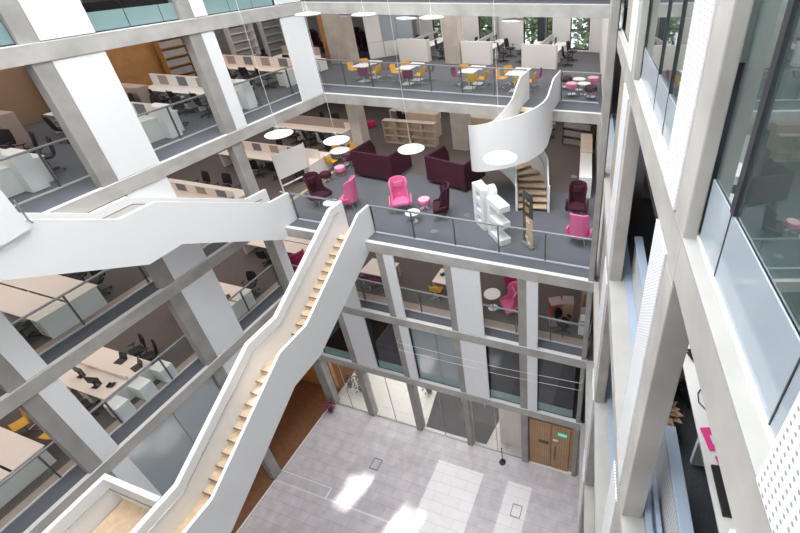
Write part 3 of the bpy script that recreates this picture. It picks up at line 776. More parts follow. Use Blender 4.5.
desk_set(-21.2, -16.3, 11.6, ZB, ('cream bench desk behind the upper staircase, left wing, lounge storey', 'desk behind upper stair, '+B_), top='cream', peds=1, hs=.42)
desk_set(-21.4, -15.5, 16.1, ZB, ('cream bench desk beside the whiteboard, lounge storey', 'desk beside whiteboard, '+B_), top='cream', hs=.5, peds=3, front=4)
desk_set(-21.6, -16.6, 20.2, ZB, ('cream bench desk with solid back board, behind the round cafe table', 'desk behind cafe table, '+B_), top='cream', screen='taupe', hs=.55, peds=3, endbox=1.2)
desk_set(-19.2, -16.45, 5.35, ZC, ('cream bench desk with laptops near the middle left, storey below lounge', 'laptop desk, '+C_), top='cream', screen='cream', hs=.18, mons=0, peds=2, front=1, back=2)
bench(-21.0, -16.55, 2.05, ZC, 'long cream desk with yellow chairs in the bottom left corner', top='cream', screen=None)
desk_set(-19.2, -15.95, 9.6, ZC, ('small cream desk beside the long stair, left wing, storey below lounge', 'desk beside long stair, '+C_), top='cream', screen=None, peds=1, front=1, back=1)
desk_set(-19.5, -15.6, 14.0, ZC, ('cream desk behind the magenta wing chair, storey below lounge', 'desk behind magenta chair, '+C_), top='cream', screen=None, peds=1, front=2, back=1)
for k, (x, y, a) in enumerate(((-17.6, 5.85, .1), (-16.7, 5.8, -.2), (-18.3, 5.0, PI), (-17.3, 4.85, PI+.2))):
    (mon if k > 1 else lap)((x, y, ZC+.80), a, ('closed-angle black laptop on the far side of the laptop desk, left', 'black laptop on the far side of the laptop desk, nearer the rail', 'black monitor on the near side of the laptop desk, left', 'black monitor on the near side of the laptop desk, nearer the rail')[k])
for k_, y_ in enumerate((4.62, 5.42, 6.2)): ped((-16.12, y_, ZC), -PI/2, 'white drawer unit beyond the rail end of the laptop desk, %s from the camera' % near(k_), 'drawer units under the desks')
phone((-16.8, 5.0, ZC+.8), .4, 'black desk phone near the rail end of the laptop desk')
for k, (x, y, a) in enumerate(((-17.3, .85, PI), (-18.5, 1.0, PI+.3), (-17.2, 3.3, .2), (-18.6, 3.2, -.2))):
    (chair_y if k != 1 else chair_p)((x, y, ZC), a, ('yellow cafe chair on the near side of the corner desk', 'plum cafe chair on the near side of the corner desk', 'yellow cafe chair on the far side of the corner desk, right', 'yellow cafe chair on the far side of the corner desk, left')[k], 'cafe chairs')
wing_mag((-15.4, 12.7, ZC), -1.9, 'magenta wing chair under the lounge, beside the long stair')
lap((-16.6, 9.7, ZC+.8), 2.6, 'black laptop on the small desk beside the long stair')
# wood cupboards and book shelves at the back of the left wing above the lounge
def bookcase(x, y, z, w_, h_, rz, label, rows=4, body='orange', grp=None):
    t = thing('bookcase', label, 'bookcase', (x, y, z), rz, grp)
    MB().box(-w_/2, w_/2, -.02, .0, 0, h_).build('back_board', body, t)
    for q_ in (-w_/2, w_/2-.03): MB().box(q_, q_+.03, -.36, -.02, 0, h_).build('side_panel', body, t)
    for k in range(rows+1): MB().box(-w_/2+.03, w_/2-.03, -.35, -.02, h_*k/rows-(.03 if k == rows else 0), h_*k/rows+(.0 if k == rows else .03)).build('shelf', body, t)
    for k in range(rows):
        MB().box(-w_/2+.05, w_/2-.3, -.28, -.05, h_*k/rows+.03, h_*k/rows+h_/rows*.72).build('book_row', 'books', t, kind='stuff')
    return t
bookcase(-24.3, 17.2, ZA, 1.6, 2.3, PI/2, 'tall bookcase full of books against the oak wall, left wing', 5)
bookcase(-24.3, 12.0, ZA, 1.6, 2.3, PI/2, 'second tall bookcase against the oak wall, nearer the camera', 5)
def cupboard(x, y, z, sx, sy, h_, label, body='creamw', rz=0, nd=2, grp=None, name='cupboard'):
    t = thing(name, label, 'cupboard', (x, y, z), rz, grp)
    MB().cbox(0, 0, h_/2, sx, sy, h_).build('body', body, t, bevel=.01)
    for k in range(nd):
        d = MB().box(-sx/2+sx*k/nd+.01, -sx/2+sx*(k+1)/nd-.01, -sy/2-.018, -sy/2, .06, h_-.03).build('door', body, t)
        MB().cbox(-sx/2+sx*(k+.5)/nd+(.12 if k % 2 == 0 else -.12), -sy/2-.03, h_*.6, .02, .02, .14).build('handle', 'rail', d)
    return t
cupboard(-21.0, 12.45, ZA, 1.6, .5, 1.25, 'taupe storage cupboard between the second and third left wing desks', 'taupe', 0)
for k_, y_ in enumerate((21.5, 24.0)): bookcase(-24.3, y_, ZA, 1.8, 2.3, PI/2, 'bookcase on the left wing end wall, %s beyond the oak wall' % near(k_), 5, 'creamw')
cupboard(-22.6, 8.6, ZA, 2.2, .5, 1.25, 'low taupe cupboard behind the nearest desks, left wing', 'taupe', 0, 3)

# ---------------------------------------------------------------- lounge
def sofa(x, y, z, rz, label):
    t = thing('sofa_booth', label, 'sofa', (x, y, z), rz, 'high-backed sofa booths in the lounge')
    W, D, H = 2.3, 1.75, 1.45
    MB().box(-W/2, W/2, -D/2, -D/2+.12, .16, H).build('back_panel', 'burg', t, bevel=.03)
    for s_ in (-1, 1):
        poly = [(-D/2+.12, .16), (D/2, .16), (D/2, .95), (D/2-.25, H), (-D/2+.12, H)]
        MB().prism(poly, s_*W/2-(.12 if s_ > 0 else 0), s_*W/2+(.12 if s_ < 0 else 0), 'X').build('side_panel', 'burg', t, bevel=.03)
    MB().box(-W/2+.12, W/2-.12, -D/2+.12, 0, .2, .46).build('seat', 'burg', t, bevel=.04)
    MB().box(-W/2+.12, W/2-.12, -D/2+.12, -D/2+.30, .46, .9).build('back_cushion', 'burg', t, bevel=.05)
    for sx in (-1, 1):
        for sy in (-1, 1): MB().tube((sx*(W/2-.15), sy*(D/2-.15), 0), (sx*(W/2-.15), sy*(D/2-.15), .18), .02, 8).build('leg', 'chrome', t)
    return t
sofa(-12.4, 16.9, ZB, math.radians(-4), 'burgundy high-backed sofa booth in the lounge, left of the other')
sofa(-8.4, 17.05, ZB, math.radians(-12), 'burgundy high-backed sofa booth in the lounge, beside the spiral staircase')
wing_pink((-9.6, 13.8, ZB), .55, 'bright pink wing chair between the small white table and the sofas')
wing_pink((-12.0, 13.45, ZB), -1.35, 'pink wing chair at the head of the long stair, back to the rail')
wing_burg((-7.7, 13.85, ZB), -1.1, 'burgundy wing chair right of the pink octagonal stool')
wing_burg((-13.45, 13.3, ZB), 1.35, 'burgundy wing chair beside the whiteboard and short railing')
wing_burg((-2.15, 15.3, ZB), .1, 'burgundy wing chair behind the pink chair by the right corner column')
wing_burg((-2.0, 16.5, ZB), .1, 'second burgundy wing chair, farthest along the right edge of the lounge') if False else None
wing_pink((-1.75, 13.45, ZB), PI+.0, 'pink chair with pale cushion at the right end of the lounge')
pouf_pink((-8.72, 14.25, ZB), 0, 'pink octagonal stool between two wing chairs in the lounge')
pouf_burg((-14.75, 15.35, ZB), 0, 'round burgundy stool right of the whiteboard')
pouf_pink((-14.45, 16.1, ZB), 0, 'pink stool in front of the left sofa booth')
pouf_pink((-12.9, 12.9+.6, ZB), 0, 'pale pink topped stool between the burgundy and pink wing chairs') if False else None
low_table((-8.68, 13.15, ZB), 0, 'small round white table by the lounge railing')
low_table((-12.6, 12.95, ZB), 0, 'small white side table between the two chairs at the stair head')
big_round((-15.15, 17.2, ZB), 0, 'round white cafe table with yellow and plum chairs')
for k, (x, y, a, pr) in enumerate(((-15.8, 17.8, .9, chair_y), (-15.25, 16.5, 3.0, chair_y), (-14.5, 16.95, -2.0, chair_p), (-15.2, 18.15, -.2, chair_y))):
    pr((x, y, ZB), a, ('yellow cafe chair left of the round cafe table', 'yellow cafe chair in front of the round cafe table', 'plum cafe chair right of the round cafe table', 'yellow cafe chair behind the round cafe table')[k], 'cafe chairs')
# whiteboard on a stand
t = thing('whiteboard_easel', 'mobile whiteboard on a white stand beside the lounge desks', 'whiteboard', (-15.72, 14.5, ZB), math.radians(78), None)
MB().box(-.78, .78, -.02, .02, .75, 1.98).build('board', 'creamw', t, bevel=.01)
for s_ in (-1, 1):
    MB().box(s_*.82-.025, s_*.82+.025, -.025, .025, .06, 2.02).build('post', 'inwhite', t)
    MB().box(s_*.82-.03, s_*.82+.03, -.32, .32, .02, .07).build('foot', 'inwhite', t)
MB().box(-.8, .8, -.02, .02, .38, .44).build('cross_bar', 'inwhite', t)
# cubby shelf unit
def cubby(x, y, z, w_, h_, d_, nx, nz, rz, label, m='birch'):
    t = thing('shelf_unit', label, 'shelf unit', (x, y, z), rz, None)
    MB().box(-w_/2, w_/2, d_/2-.02, d_/2, 0, h_).build('back_board', m, t)
    for k in range(nx+1): MB().box(-w_/2+(w_-.03)*k/nx, -w_/2+(w_-.03)*k/nx+.03, -d_/2, d_/2-.02, 0, h_).build('upright', m, t)
    for k in range(nz+1): MB().box(-w_/2+.03, w_/2-.03, -d_/2+.005, d_/2-.02, (h_-.03)*k/nz, (h_-.03)*k/nz+.03).build('shelf', m, t)
    return t
cubby(-12.9, 20.75, ZB, 3.3, 1.4, .42, 4, 3, math.radians(2), 'low birch shelf unit with open cubbies behind the sofas')
cupboard(-12.8, 22.3, ZB, 2.0, .5, 1.45, 'pale wood cupboard directly behind the cubby shelf unit', 'birch', 0, 2)
cupboard(-8.95, 22.2, ZB, 1.9, .5, 1.5, 'pale wood cupboard between the right lounge column and spiral stair', 'birch', 0, 2)
cupboard(-6.0, 22.8, ZB, 1.3, .5, 1.5, 'pale wood cupboard behind the spiral stair', 'birch', 0, 2)
for x, n_ in ((-10.6, 'left of'), (-7.2, 'right of')):
    office((x, 23.0, ZB), .4, 'black office chair %s the pale cupboard behind the right lounge column' % n_, 'office chairs at the back of the lounge')
office((-5.2, 23.6, ZB), 1., 'black office chair behind the spiral stair, at the far back')
desk_set(-8.6, -5.3, 25.0, ZB, ('white bench desk at the far back behind the spiral stair', 'far back desk, '+B_), peds=1, front=1, back=1)
desk_set(-16.2, -13.2, 24.6, ZB, ('white bench desk at the far back behind the cubby shelf', 'far back left desk, '+B_), peds=1, front=2, back=1)
MB().lathe([(.30, .0), (.30, .36), (.26, .42)], 16)
t = thing('pouf_stool', 'red stool at the far back, left of the lounge columns', 'stool', (-16.9, 22.6, ZB)); MB().lathe([(.26, .02), (.28, .1), (.28, .36), (.25, .42)], 16).build('cushion', 'dpink', t, smooth=True)
# bookcase and long low wall bench at the right end of the lounge
t = thing('storage_bench', 'long white storage bench with pale wood top at the right lounge edge', 'bench', (-2.42, 19.4, ZB), math.radians(8.1))
MB().box(-.28, .28, -2.5, 2.6, 0, 1.05).build('body', 'inwhite', t, bevel=.01); MB().box(-.30, .30, .2, 2.65, 1.05, 1.09).build('wood_top', 'birch', t)
bookcase(-3.3, 23.0, ZB, 1.9, 2.0, -.2, 'dark bookcase at the far right back of the lounge', 4, 'nose')
# big white foam letters
t = thing('display_letters', 'big white three-dimensional letters standing by the lounge railing', 'sign', (-5.25, 13.35, ZB), math.radians(-42))
def letterE(mb, x, d, h_, w_, flip=1):
    mb.box(x, x+flip*.24, -d/2, d/2, 0, h_) if flip > 0 else mb.box(x-.24, x, -d/2, d/2, 0, h_)
    for z0 in (0, h_/2-.12, h_-.26):
        a, b = (x+.24, x+w_) if flip > 0 else (x-w_, x-.24)
        mb.box(a, b, -d/2, d/2, z0, z0+.26)
    return mb
letterE(MB(), .10, .46, 1.72, 1.05).build('letter', 'letters', t, bevel=.015)
bl = MB().box(-.95, -.72, -.30, .12, 0, 1.9)
for z0 in (.0, .55, 1.1, 1.62): bl.box(-.72, -.30, -.28, .10, z0, z0+.26)
bl.box(-.32, -.12, -.28, .10, 0, 1.88); bl.build('letter', 'letters', t, bevel=.015)
lt = MB(); lt.at(-.02, .1, 1.85, rx=PI/2); lt.lathe([(.23, -.12), (.23, .16)], 24); lt.box(-.10, .10, -.9, -.1, -.1, .1); lt.at(); lt.build('letter', 'letters', t, bevel=.01)
# roller banner
t = thing('roller_banner', 'narrow standing banner with dark top, white X and wood pattern', 'banner', (-3.56, 12.72, ZB), math.radians(-38))
bn = MB().box(-.30, .30, -.008, .008, .10, 1.35).build('banner_sheet', 'wood', t)
bt = MB().box(-.30, .30, -.009, .009, 1.35, 2.35).build('dark_sheet', 'dark', t)
MB().box(-.30, -.10, -.010, .010, .15, 1.35).build('brown_strip', 'nose', bn)
for k, (z_, s_) in enumerate(((1.18, .13), (.42, .09), (.2, .08))):
    x_ = MB()
    for a in (-.9, .9): x_.at(0 if k == 0 else -.1+.15*k-.12, -.014, z_, ry=a); x_.cbox(0, 0, 0, .045, .006, s_*2.3)
    x_.build('cross_mark', 'paper', bn)
tx = MB()
for k, (wd, z_) in enumerate(((.22, 1.72), (.28, 1.64), (.24, 1.56))): tx.cbox(-.02, -.014, z_, wd, .004, .028)
tx.at(-.1, -.014, 1.98, ry=.2); tx.cbox(0, 0, 0, .10, .004, .10); tx.at(.07, -.014, 1.96); tx.cbox(0, 0, 0, .12, .004, .07)
tx.build('lettering', 'yellow', bt)
MB().cbox(0, 0, .05, .64, .16, .09).build('base', 'rail', t); MB().tube((0, .03, .09), (0, .03, 2.36), .012).build('pole', 'rail', t)
# floor boxes (service hatches) in the lounge carpet
for k, (x, y) in enumerate(((-10.6, 15.5), (-6.7, 14.2), (-7.5, 12.7), (-2.9, 18.9))):
    tag(MB().lathe([(.15, ZB), (.15, ZB+.012), (.12, ZB+.014)], 20, (x, y)).build('floor_socket', 'rail'), ('round floor socket between the two sofa booths', 'round floor socket left of the white letters', 'round floor socket by the lounge railing, right of the burgundy chair', 'round floor socket near the storage bench')[k], 'floor socket')

# ---------------------------------------------------------------- storey above the lounge
def cafe_table(x, y, z, label, n=1, rz=0, sx=.78, sy=.72):
    t = thing('cafe_table', label, 'table', (x, y, z), rz, 'square cafe tables above the lounge')
    MB().cbox(0, 0, .82, sx, sy, .03).build('table_top', 'creamw', t, bevel=.008)
    MB().tube((0, 0, .03), (0, 0, .81), .03, 8).build('pedestal', 'railpale', t); MB().cbox(0, 0, .02, .5, .5, .03).build('base', 'railpale', t)
    return t
pos4 = ['leftmost', 'second from left', 'third from left', 'rightmost']
for k, x in enumerate((-14.3, -11.75, -8.35, -6.0)):
    cafe_table(x, 19.35, ZA, 'square white cafe table, near one of the %s pair above the lounge' % pos4[k])
    cafe_table(x+.12, 20.15, ZA, 'square white cafe table, far one of the %s pair above the lounge' % pos4[k])
    for j, (dx, dy, pr, a) in enumerate(((-.75, .2, chair_y if k != 2 else chair_p, PI/2), (.72, -.05, chair_y, -PI/2), (.35, -.55, chair_p if k < 2 else chair_y, PI+.5), (-.55, .95, chair_y, .9), (.85, .8, chair_p, -1.2))):
        cn = 'yellow' if pr is chair_y else 'plum'
        pr((x+dx, 19.45+dy, ZA), a, '%s cafe chair, %s of the %s cafe tables above the lounge' % (cn, ('left side', 'right side', 'near side', 'far left', 'far right')[j], pos4[k]), 'cafe chairs')
# white desk banks seen end-on
for k, (x0, x1, y0) in enumerate(((-15.0, -13.0, 24.2), (-10.78, -8.95, 24.2), (-6.98, -5.0, 23.9))):
    nm = ('left', 'middle', 'right')[k]
    t = thing('desk_bank', 'white desk bank with pale end board, %s of three above the lounge' % nm, 'desk', (x0, y0, ZA), 0, 'desk banks above the lounge')
    W_ = x1-x0
    MB().box(0, W_, -.05, .05, 0, 1.30).build('end_board', 'birchw' if False else 'inwhite', t, bevel=.01)
    for s_ in (0, 1): MB().box(.05+s_*(W_/2+.03), W_/2-.03+s_*(W_/2-.02), .05, 3.6, .77, .81).build('desktop', 'creamw', t)
    MB().box(W_/2-.04, W_/2+.04, .05, 3.6, .3, 1.28).build('privacy_screen', 'greyl', t)
    MB().box(W_-.12, W_, .05, .4, 0, 1.26).build('side_cabinet', 'creamw', t)
    for j in range(3): MB().box(.1, W_-.1, 1.2*j+.4, 1.2*j+.44, 0, .77).build('leg_panel', 'creamw', t)
    for j in range(2):
        office((x1+.5, y0+.9+1.4*j, ZA), PI/2+.3-.5*j, 'black office chair right of the %s desk bank above lounge, %s from front' % (nm, near(j)), 'office chairs at the desk banks')
        office((x0-.4, y0+1.3+1.4*j, ZA), -PI/2, 'black office chair left of the %s desk bank above the lounge, %s from front' % (nm, near(j)), 'office chairs at the desk banks')
        mon((x0+W_*.72, y0+1.1+1.3*j, ZA+.81), PI/2, 'monitor on the %s desk bank above the lounge, %s from front' % (nm, near(j)), 'monitors on the desk banks')
# low round stools and tables behind the short railing
for k, (x, y, pr, lb) in enumerate(((-3.7, 20.2, pouf_burg, 'burgundy round stool, back left of the group behind the short railing'), (-3.1, 20.25, stool_white, 'small round white table, back of the stool group above the lounge'), (-2.45, 20.3, pouf_pink, 'pink round stool, back right of the group behind the short railing'),
        (-3.25, 19.1, pouf_pink, 'pink round stool, front left of the group behind the short railing'), (-2.75, 19.5, stool_white, 'small round white table, front of the stool group above the lounge'), (-2.35, 18.85, pouf_burg, 'burgundy round stool, front right of the group behind the short railing'))):
    pr((x, y, ZA+ (.12 if pr is not stool_white else .0)), 0, lb)
# meeting pod: white and glazed partitions
t = thing('meeting_pod', 'white partitioned meeting pod with glass panels behind the cafe tables', 'meeting pod', (-17.15, 24.2, ZA), math.radians(54), None)
for k in range(3):
    MB().box(k*1.05, k*1.05+1.0, -.04, .04, 0, .95).build('lower_panel', 'inwhite', t)
    MB().box(k*1.05, k*1.05+1.0, -.02, .02, .97, 3.3).build('glass_panel', 'inwhite' if k == 0 else 'spandrel_pale', t)
    MB().box(k*1.05+1.0, k*1.05+1.05, -.05, .05, 0, 3.35).build('post', 'greyl', t)
t2_ = wing_burg((-17.7, 24.9, ZA), 1.2, 'burgundy wing chair in the opening of the meeting pod')
t = thing('partition_wall', 'pale grey glazed partition left of the meeting pod opening', 'partition', (-19.9, 26.8, ZA), 0)
MB().box(0, 2.6, -.04, .04, 0, 3.5).build('panel', 'greyl', t); MB().box(1.4, 1.45, -.06, -.04, 0, 3.5).build('joint', 'dark', t)
# far left corner above the lounge: round table with chairs, desk, oak post
big_round((-20.4, 25.1, ZA), 0, 'round white table with burgundy chairs left of the broad column')
for k in range(3): wing_burg((-20.4+1.4*math.cos(2.1*k+1), 25.1+1.4*math.sin(2.1*k+1), ZA), 2.1*k+1-PI/2, 'burgundy chair %s around the round table left of the broad column' % ('behind', 'left', 'front')[k], 'chairs at the far round table')
bench(-21.0, -18.3, 21.2, ZA, 'white desk in the far left corner above the lounge', two=False, screen='taupe', hs=.45)
ped((-18.7, 20.9, ZA), 0, 'white drawer unit under the far left corner desk, left'); ped((-18.2, 20.85, ZA), 0, 'white drawer unit under the far left corner desk, right')
tag(MB().box(-19.5, -19.15, 23.0, 23.3, ZA, ZT-BT).build('oak_post', 'orange', bevel=.01), 'oak clad post left of the broad concrete column', 'post')

# ---------------------------------------------------------------- storey below the lounge, back facade
def plain_desk(x, y, z, sx, sy, rz, label, top='cream'):
    t = thing('work_table', label, 'table', (x, y, z), rz)
    MB().cbox(0, 0, .79, sx, sy, .035).build('table_top', top, t, bevel=.006)
    for a in (-1, 1):
        for b in (-1, 1): MB().cbox(a*(sx/2-.05), b*(sy/2-.05), .385, .05, .05, .77).build('leg', 'railpale', t)
    return t
plain_desk(-11.15, 13.35, ZC, 1.5, 1.1, 0, 'cream work table behind the long stair, storey below lounge')
for k, x in enumerate((-11.5, -10.9)): chair_p((x, 12.75, ZC), PI, 'dark plum chair %s at the table behind the long stair' % ('left', 'right')[k])
plain_desk(-7.75, 13.6, ZC, 1.0, 1.0, 0, 'cream work table with yellow chair under the lounge front')
chair_y((-8.0, 12.95, ZC), PI, 'yellow chair at the cream table under the lounge front')
phone((-7.95, 13.65, ZC+.81), 1., 'black phone on the cream table with the yellow chair')
mid_round((-5.3, 13.05, ZC), 0, 'round pale pink lit table beside the pink chair, storey below lounge')
wing_pink((-4.45, 12.95, ZC), -.9, 'pink wing chair behind the rail, storey below lounge')
wing_mag((-4.7, 14.2, ZC), 2.4, 'dark red wing chair behind the pink one, storey below lounge')
chair_y((-3.75, 13.35, ZC), 1.0, 'yellow chair half hidden by a column, storey below lounge')
def cardbox(x, y, z, sx, sy, h_, m, label, rz=0):
    t = thing('storage_box', label, 'box', (x, y, z), rz, 'storage boxes')
    MB().cbox(0, 0, h_/2, sx, sy, h_).build('box_body', m, t, bevel=.01); MB().cbox(0, 0, h_+.02, sx+.02, sy+.02, .05).build('lid', 'boxpale' if m != 'boxpale' else 'redbox', t)
cardbox(-2.45, 12.95, ZC, .55, .5, .6, 'boxpale', 'pale box, lower of the stack behind the rightmost rail', .4)
cardbox(-2.45, 12.95, ZC+.66, .5, .45, .55, 'redbox', 'reddish box on top of the pale box stack', .5)
cardbox(-1.95, 13.1, ZC, .45, .45, 1.25, 'boxbrown', 'tall brown box beside the box stack', .2)
cardbox(-1.15, 12.75, ZC, .5, .4, .75, 'inwhite', 'white box at the right corner behind the rail', 0)
cardbox(-1.15, 12.75, ZC+.80, .42, .36, .4, 'inwhite', 'white box on top of the corner box', .1)
office((-2.0, 12.55, ZC), 1., 'black chair in front of the brown box')
cardbox(-1.2, 13.6, ZC, .5, .5, 1.5, 'boxbrown', 'dark brown box at the back right corner', .3)
tag(MB().path([(-1.5, 13.3, ZC), (-1.3, 13.3, ZC+1.6), (-1.0, 13.3, ZC+.2)], .025).build('folded_easel', 'boxbrown'), 'brown folded easel leaning by the corner boxes', 'easel')

# ---------------------------------------------------------------- ground floor
t = thing('sign_stand', 'black sign post on a round base standing on the atrium floor', 'sign stand', (-4.5, 11.0, 0))
MB().lathe([(.17, 0), (.17, .02), (.04, .05)], 24).build('base_disc', 'black', t); MB().tube((0, 0, .03), (0, 0, 1.25), .02).build('pole', 'black', t); MB().at(0, -.02, 1.25, rx=.5).cbox(0, 0, 0, .07, .02, .12).build('sign_head', 'black', t)
# shopfront glazing and metal posts
for k, (a, b) in enumerate(((-14.7, -12.55), (-12.1, -9.55), (-9.12, -6.58), (-6.18, -3.62))):
    wn[0] += 1
    o = struct('window_%d' % wn[0], MB().box(a, b, YB+.05, YB+.12, 0, .05).box((a+b)/2-.012, (a+b)/2+.012, YB+.07, YB+.10, .05, ZD-BT), 'rail')
    MB().box(a, b, YB+.08, YB+.088, .05, ZD-BT).build('pane', 'clear', o)
MB_ = MB().box(-5.9, -3.3, 13.2, 13.3, 0, 4) if False else None
t = tag(MB().prism([(-9.1, 11.62), (-5.6, 11.62), (-5.1, 14.9), (-9.7, 14.9)], .004, .02).build('entrance_mat', 'mat_dark'), 'large dark mat behind the ground floor glass front', 'mat')
tag(MB().box(-4.9, -3.24, 11.9, 16.9, 0, ZD-BT).build('inner_wall', 'cream'), 'pale cream inner wall behind the shopfront, left of the timber doors', 'wall')
plain_desk(-7.1, 13.9, 0, 1.5, .8, 0, 'pale wooden table on the dark mat', 'wood')
def plant(x, y, z, h_, r, label, m='darkleaf', pot='blackp', seed=1, n=60):
    rnd = random.Random(seed); t = thing('potted_plant', label, 'plant', (x, y, z))
    MB().lathe([(r*.35, 0), (r*.5, .3), (r*.45, .32)], 16).build('pot', pot, t)
    lf = MB(); st = MB()
    for k in range(9):
        a = rnd.uniform(0, 2*PI); q = (math.cos(a)*r*.6*rnd.random(), math.sin(a)*r*.6*rnd.random(), h_*rnd.uniform(.6, .95)); st.tube((0, 0, .3), q, .012, 5)
    for k in range(n):
        a = rnd.uniform(0, 2*PI); rad = r*math.sqrt(rnd.random()); z_ = .35+(h_-.35)*rnd.random()
        lf.at(rad*math.cos(a), rad*math.sin(a), z_, rz=a, ry=rnd.uniform(-.9, .5)); l = rnd.uniform(.10, .2)
        lf.add([(0, 0, 0), (l*.5, l*.28, .02), (l, 0, -.02), (l*.5, -l*.28, .02)], [(0, 1, 2, 3)])
    lf.at(); st.build('stems', 'bark', t); lf.build('foliage', m, t)
    return t
plant(-13.75, 12.6, 0, 1.35, .45, 'dark leafy plant behind the leftmost ground floor glass pane', seed=2, n=130)
plant(-14.6, 12.6, 0, .8, .25, 'small dark plant left of the big one behind the glass', seed=3, n=50)
plant(-9.9, 13.6, 0, 1.1, .35, 'dark plant behind the third ground floor column', seed=4, n=90)
plant(-14.95+.25, 10.9, 0, .75, .24, 'plant with purple leaves at the left corner of the atrium floor', m='purple', seed=5, n=70)
for k, (x, y) in enumerate(((-12.6, 15.4), (-11.7, 15.8), (-11.2, 15.2), (-10.6, 15.8))):
    chair_p((x, y, 0), k*1.3, 'dark cafe chair %s in the bright room behind the glass front' % ('first', 'second', 'third', 'fourth')[k], 'chairs in the bright ground floor room')
area('bright_room_lamp', -10.9, 15.2, 3.7, 3.0, 2.4, 130, (.93, 1, .97))
# timber-clad bay with double door, exit sign and notices
struct('wall_back', MB().box(-3.24, -1.06, YB+.16, YB+.24, 0, ZD-BT), 'doorwood'); 
d = struct('door_1', MB().box(-2.12, -1.26, YB+.10, YB+.158, .01, 3.6), 'doorwood'); MB().box(-1.95, -1.91, YB+.05, YB+.098, .8, 1.9).build('door_handle', 'nose', d)
d = struct('door_2', MB().box(-3.2, -2.16, YB+.10, YB+.158, .01, 3.6), 'doorwood')
t = thing('exit_sign', 'green emergency exit sign with white running figure and arrow on timber wall', 'sign', (-1.62, YB+.09, 2.98))
MB().cbox(0, 0, 0, .42, .012, .2).build('sign_plate', 'exit', t)
pg = MB(); pg.at(-.08, -.01, 0); pg.lathe([(.022, .05), (.022, .075)], 8); pg.cbox(0, 0, .01, .035, .006, .08); pg.at(-.10, -.01, -.05, ry=.6); pg.cbox(0, 0, 0, .02, .006, .08); pg.at(-.06, -.01, -.05, ry=-.6); pg.cbox(0, 0, 0, .02, .006, .08)
pg.at(.09, -.01, 0); pg.add([(-.06, 0, 0), (0, 0, .05), (0, 0, .02), (.07, 0, .02), (.07, 0, -.02), (0, 0, -.02), (0, 0, -.05)], [(0, 1, 2, 3, 4, 5, 6)]); pg.at(); pg.build('pictogram', 'paper', t)
tag(MB().cbox(-2.5, YB+.09, 2.03, .50, .015, .20).build('notice_sign', 'dark'), 'dark notice sign on the timber cladding', 'sign')
tag(MB().cbox(-1.93, YB+.09, 2.42, .26, .015, .14).build('notice_sign', 'paper'), 'white notice sign left of the green exit sign', 'sign')

# ---------------------------------------------------------------- right wing, storey above lounge (seen through the openings)
def rthing(name, label, cat, x, u, z, rz=0, group=None):
    X, Y = RP(x, u); return thing(name, label, cat, (X, Y, z), TH+rz, group)
t = rthing('radiator_screen', 'ribbed metal balustrade with blue-grey top rail in the nearest right opening', 'balustrade', .50, 8.0, ZA)
MB().box(-.08, .06, -3.6, -.12, .85, .91).build('top_rail', 'bluegrey', t, bevel=.01)
MB().box(-.06, -.02, -3.6, -.12, .04, .85).build('grille', 'grille', t)
MB().box(-.26, -.19, -3.6, -.45, .03, .14).build('lower_rail', 'bluegrey', t); MB().box(-.15, -.10, -3.6, -.45, .03, .2).build('back_rail', 'bluegrey', t)
t = rthing('radiator_screen', 'ribbed metal balustrade with blue-grey top rail in the second right opening', 'balustrade', .50, 4.2, ZA)
MB().box(-.10, .06, -3.4, .0, .85, .91).build('top_rail', 'bluegrey', t, bevel=.01)
MB().box(-.06, -.02, -3.4, .0, .04, .85).build('grille', 'grille', t)
t = rthing('work_desk', 'white desk with phones and cables seen through the nearest right opening', 'desk', 1.27, 7.8, ZA)
MB().box(-.45, .42, -1.55, 1.7, .81, .85).build('desktop', 'creamw', t, bevel=.006)
for y in (-1.45, -.2, 1.3): MB().box(-.36, .38, y-.03, y+.03, 0, .78).build('leg_panel', 'creamw', t)
def rput(pr, x, u, z, a, lb, g=None):
    X, Y = RP(x, u); return pr((X, Y, z), TH+a, lb, g)
rput(phone, 1.02, 7.0, ZA+.852, .4, 'black phone at the far end of the right wing desk')
rput(phone, 1.1, 7.6, ZA+.852, 1.2, 'black phone in the middle of the right wing desk')
rput(lap, 1.15, 6.5, ZA+.852, 2., 'black laptop at the far end of the right wing desk')
X, Y = RP(1.0, 8.3)
t = thing('folder', 'pink folder lying on the right wing desk', 'folder', (X, Y, ZA+.852), TH+.2); MB().cbox(0, .12, .01, .2, .26, .02).cbox(.05, -.18, .008, .24, .2, .016).build('cover', 'mirrorpink', t); MB().cbox(.0, .1, .025, .07, .1, .008).build('note', 'paper', t)
X, Y = RP(1.13, 8.75); tag(MB().cbox(0, 0, .015, .5, .5, .03).build('desk_pad', 'black', loc=(X, Y, ZA+.852), rz=TH), 'black square pad at the near end of the right wing desk', 'desk pad')
X, Y = RP(.86, 6.95); office((X, Y, ZA-.0), TH+PI/2, 'black office chair at the right wing desk')
cb = MB(); P_ = [RP(.98+.08*math.sin(k*1.3), 7.2+k*.13) for k in range(8)]
cb.path([(x, y, ZA+.86) for x, y in P_], .008); tag(cb.build('cable', 'black'), 'black cable looping across the right wing desk', 'cable')
X, Y = RP(.52, 7.62); plant(X, Y, ZA, .5, .14, 'dry brown basket plant beside the radiator balustrade', m='boxbrown', seed=8, n=90)
t = rthing('work_desk', 'grey desk with dark screens in the second right opening', 'desk', 1.35, 2.6, ZA)
MB().box(-.42, .42, -1.5, 1.6, .78, .82).build('desktop', 'greyl', t); MB().box(-.4, .4, -1.55, -1.49, 0, .8).build('side_panel', 'greyl', t); MB().box(-.4, .4, 1.55, 1.6, 0, .8).build('side_panel', 'greyl', t)
rput(mon, 1.5, 2.4, ZA+.83, PI/2, 'black monitor on the grey desk, second right opening')
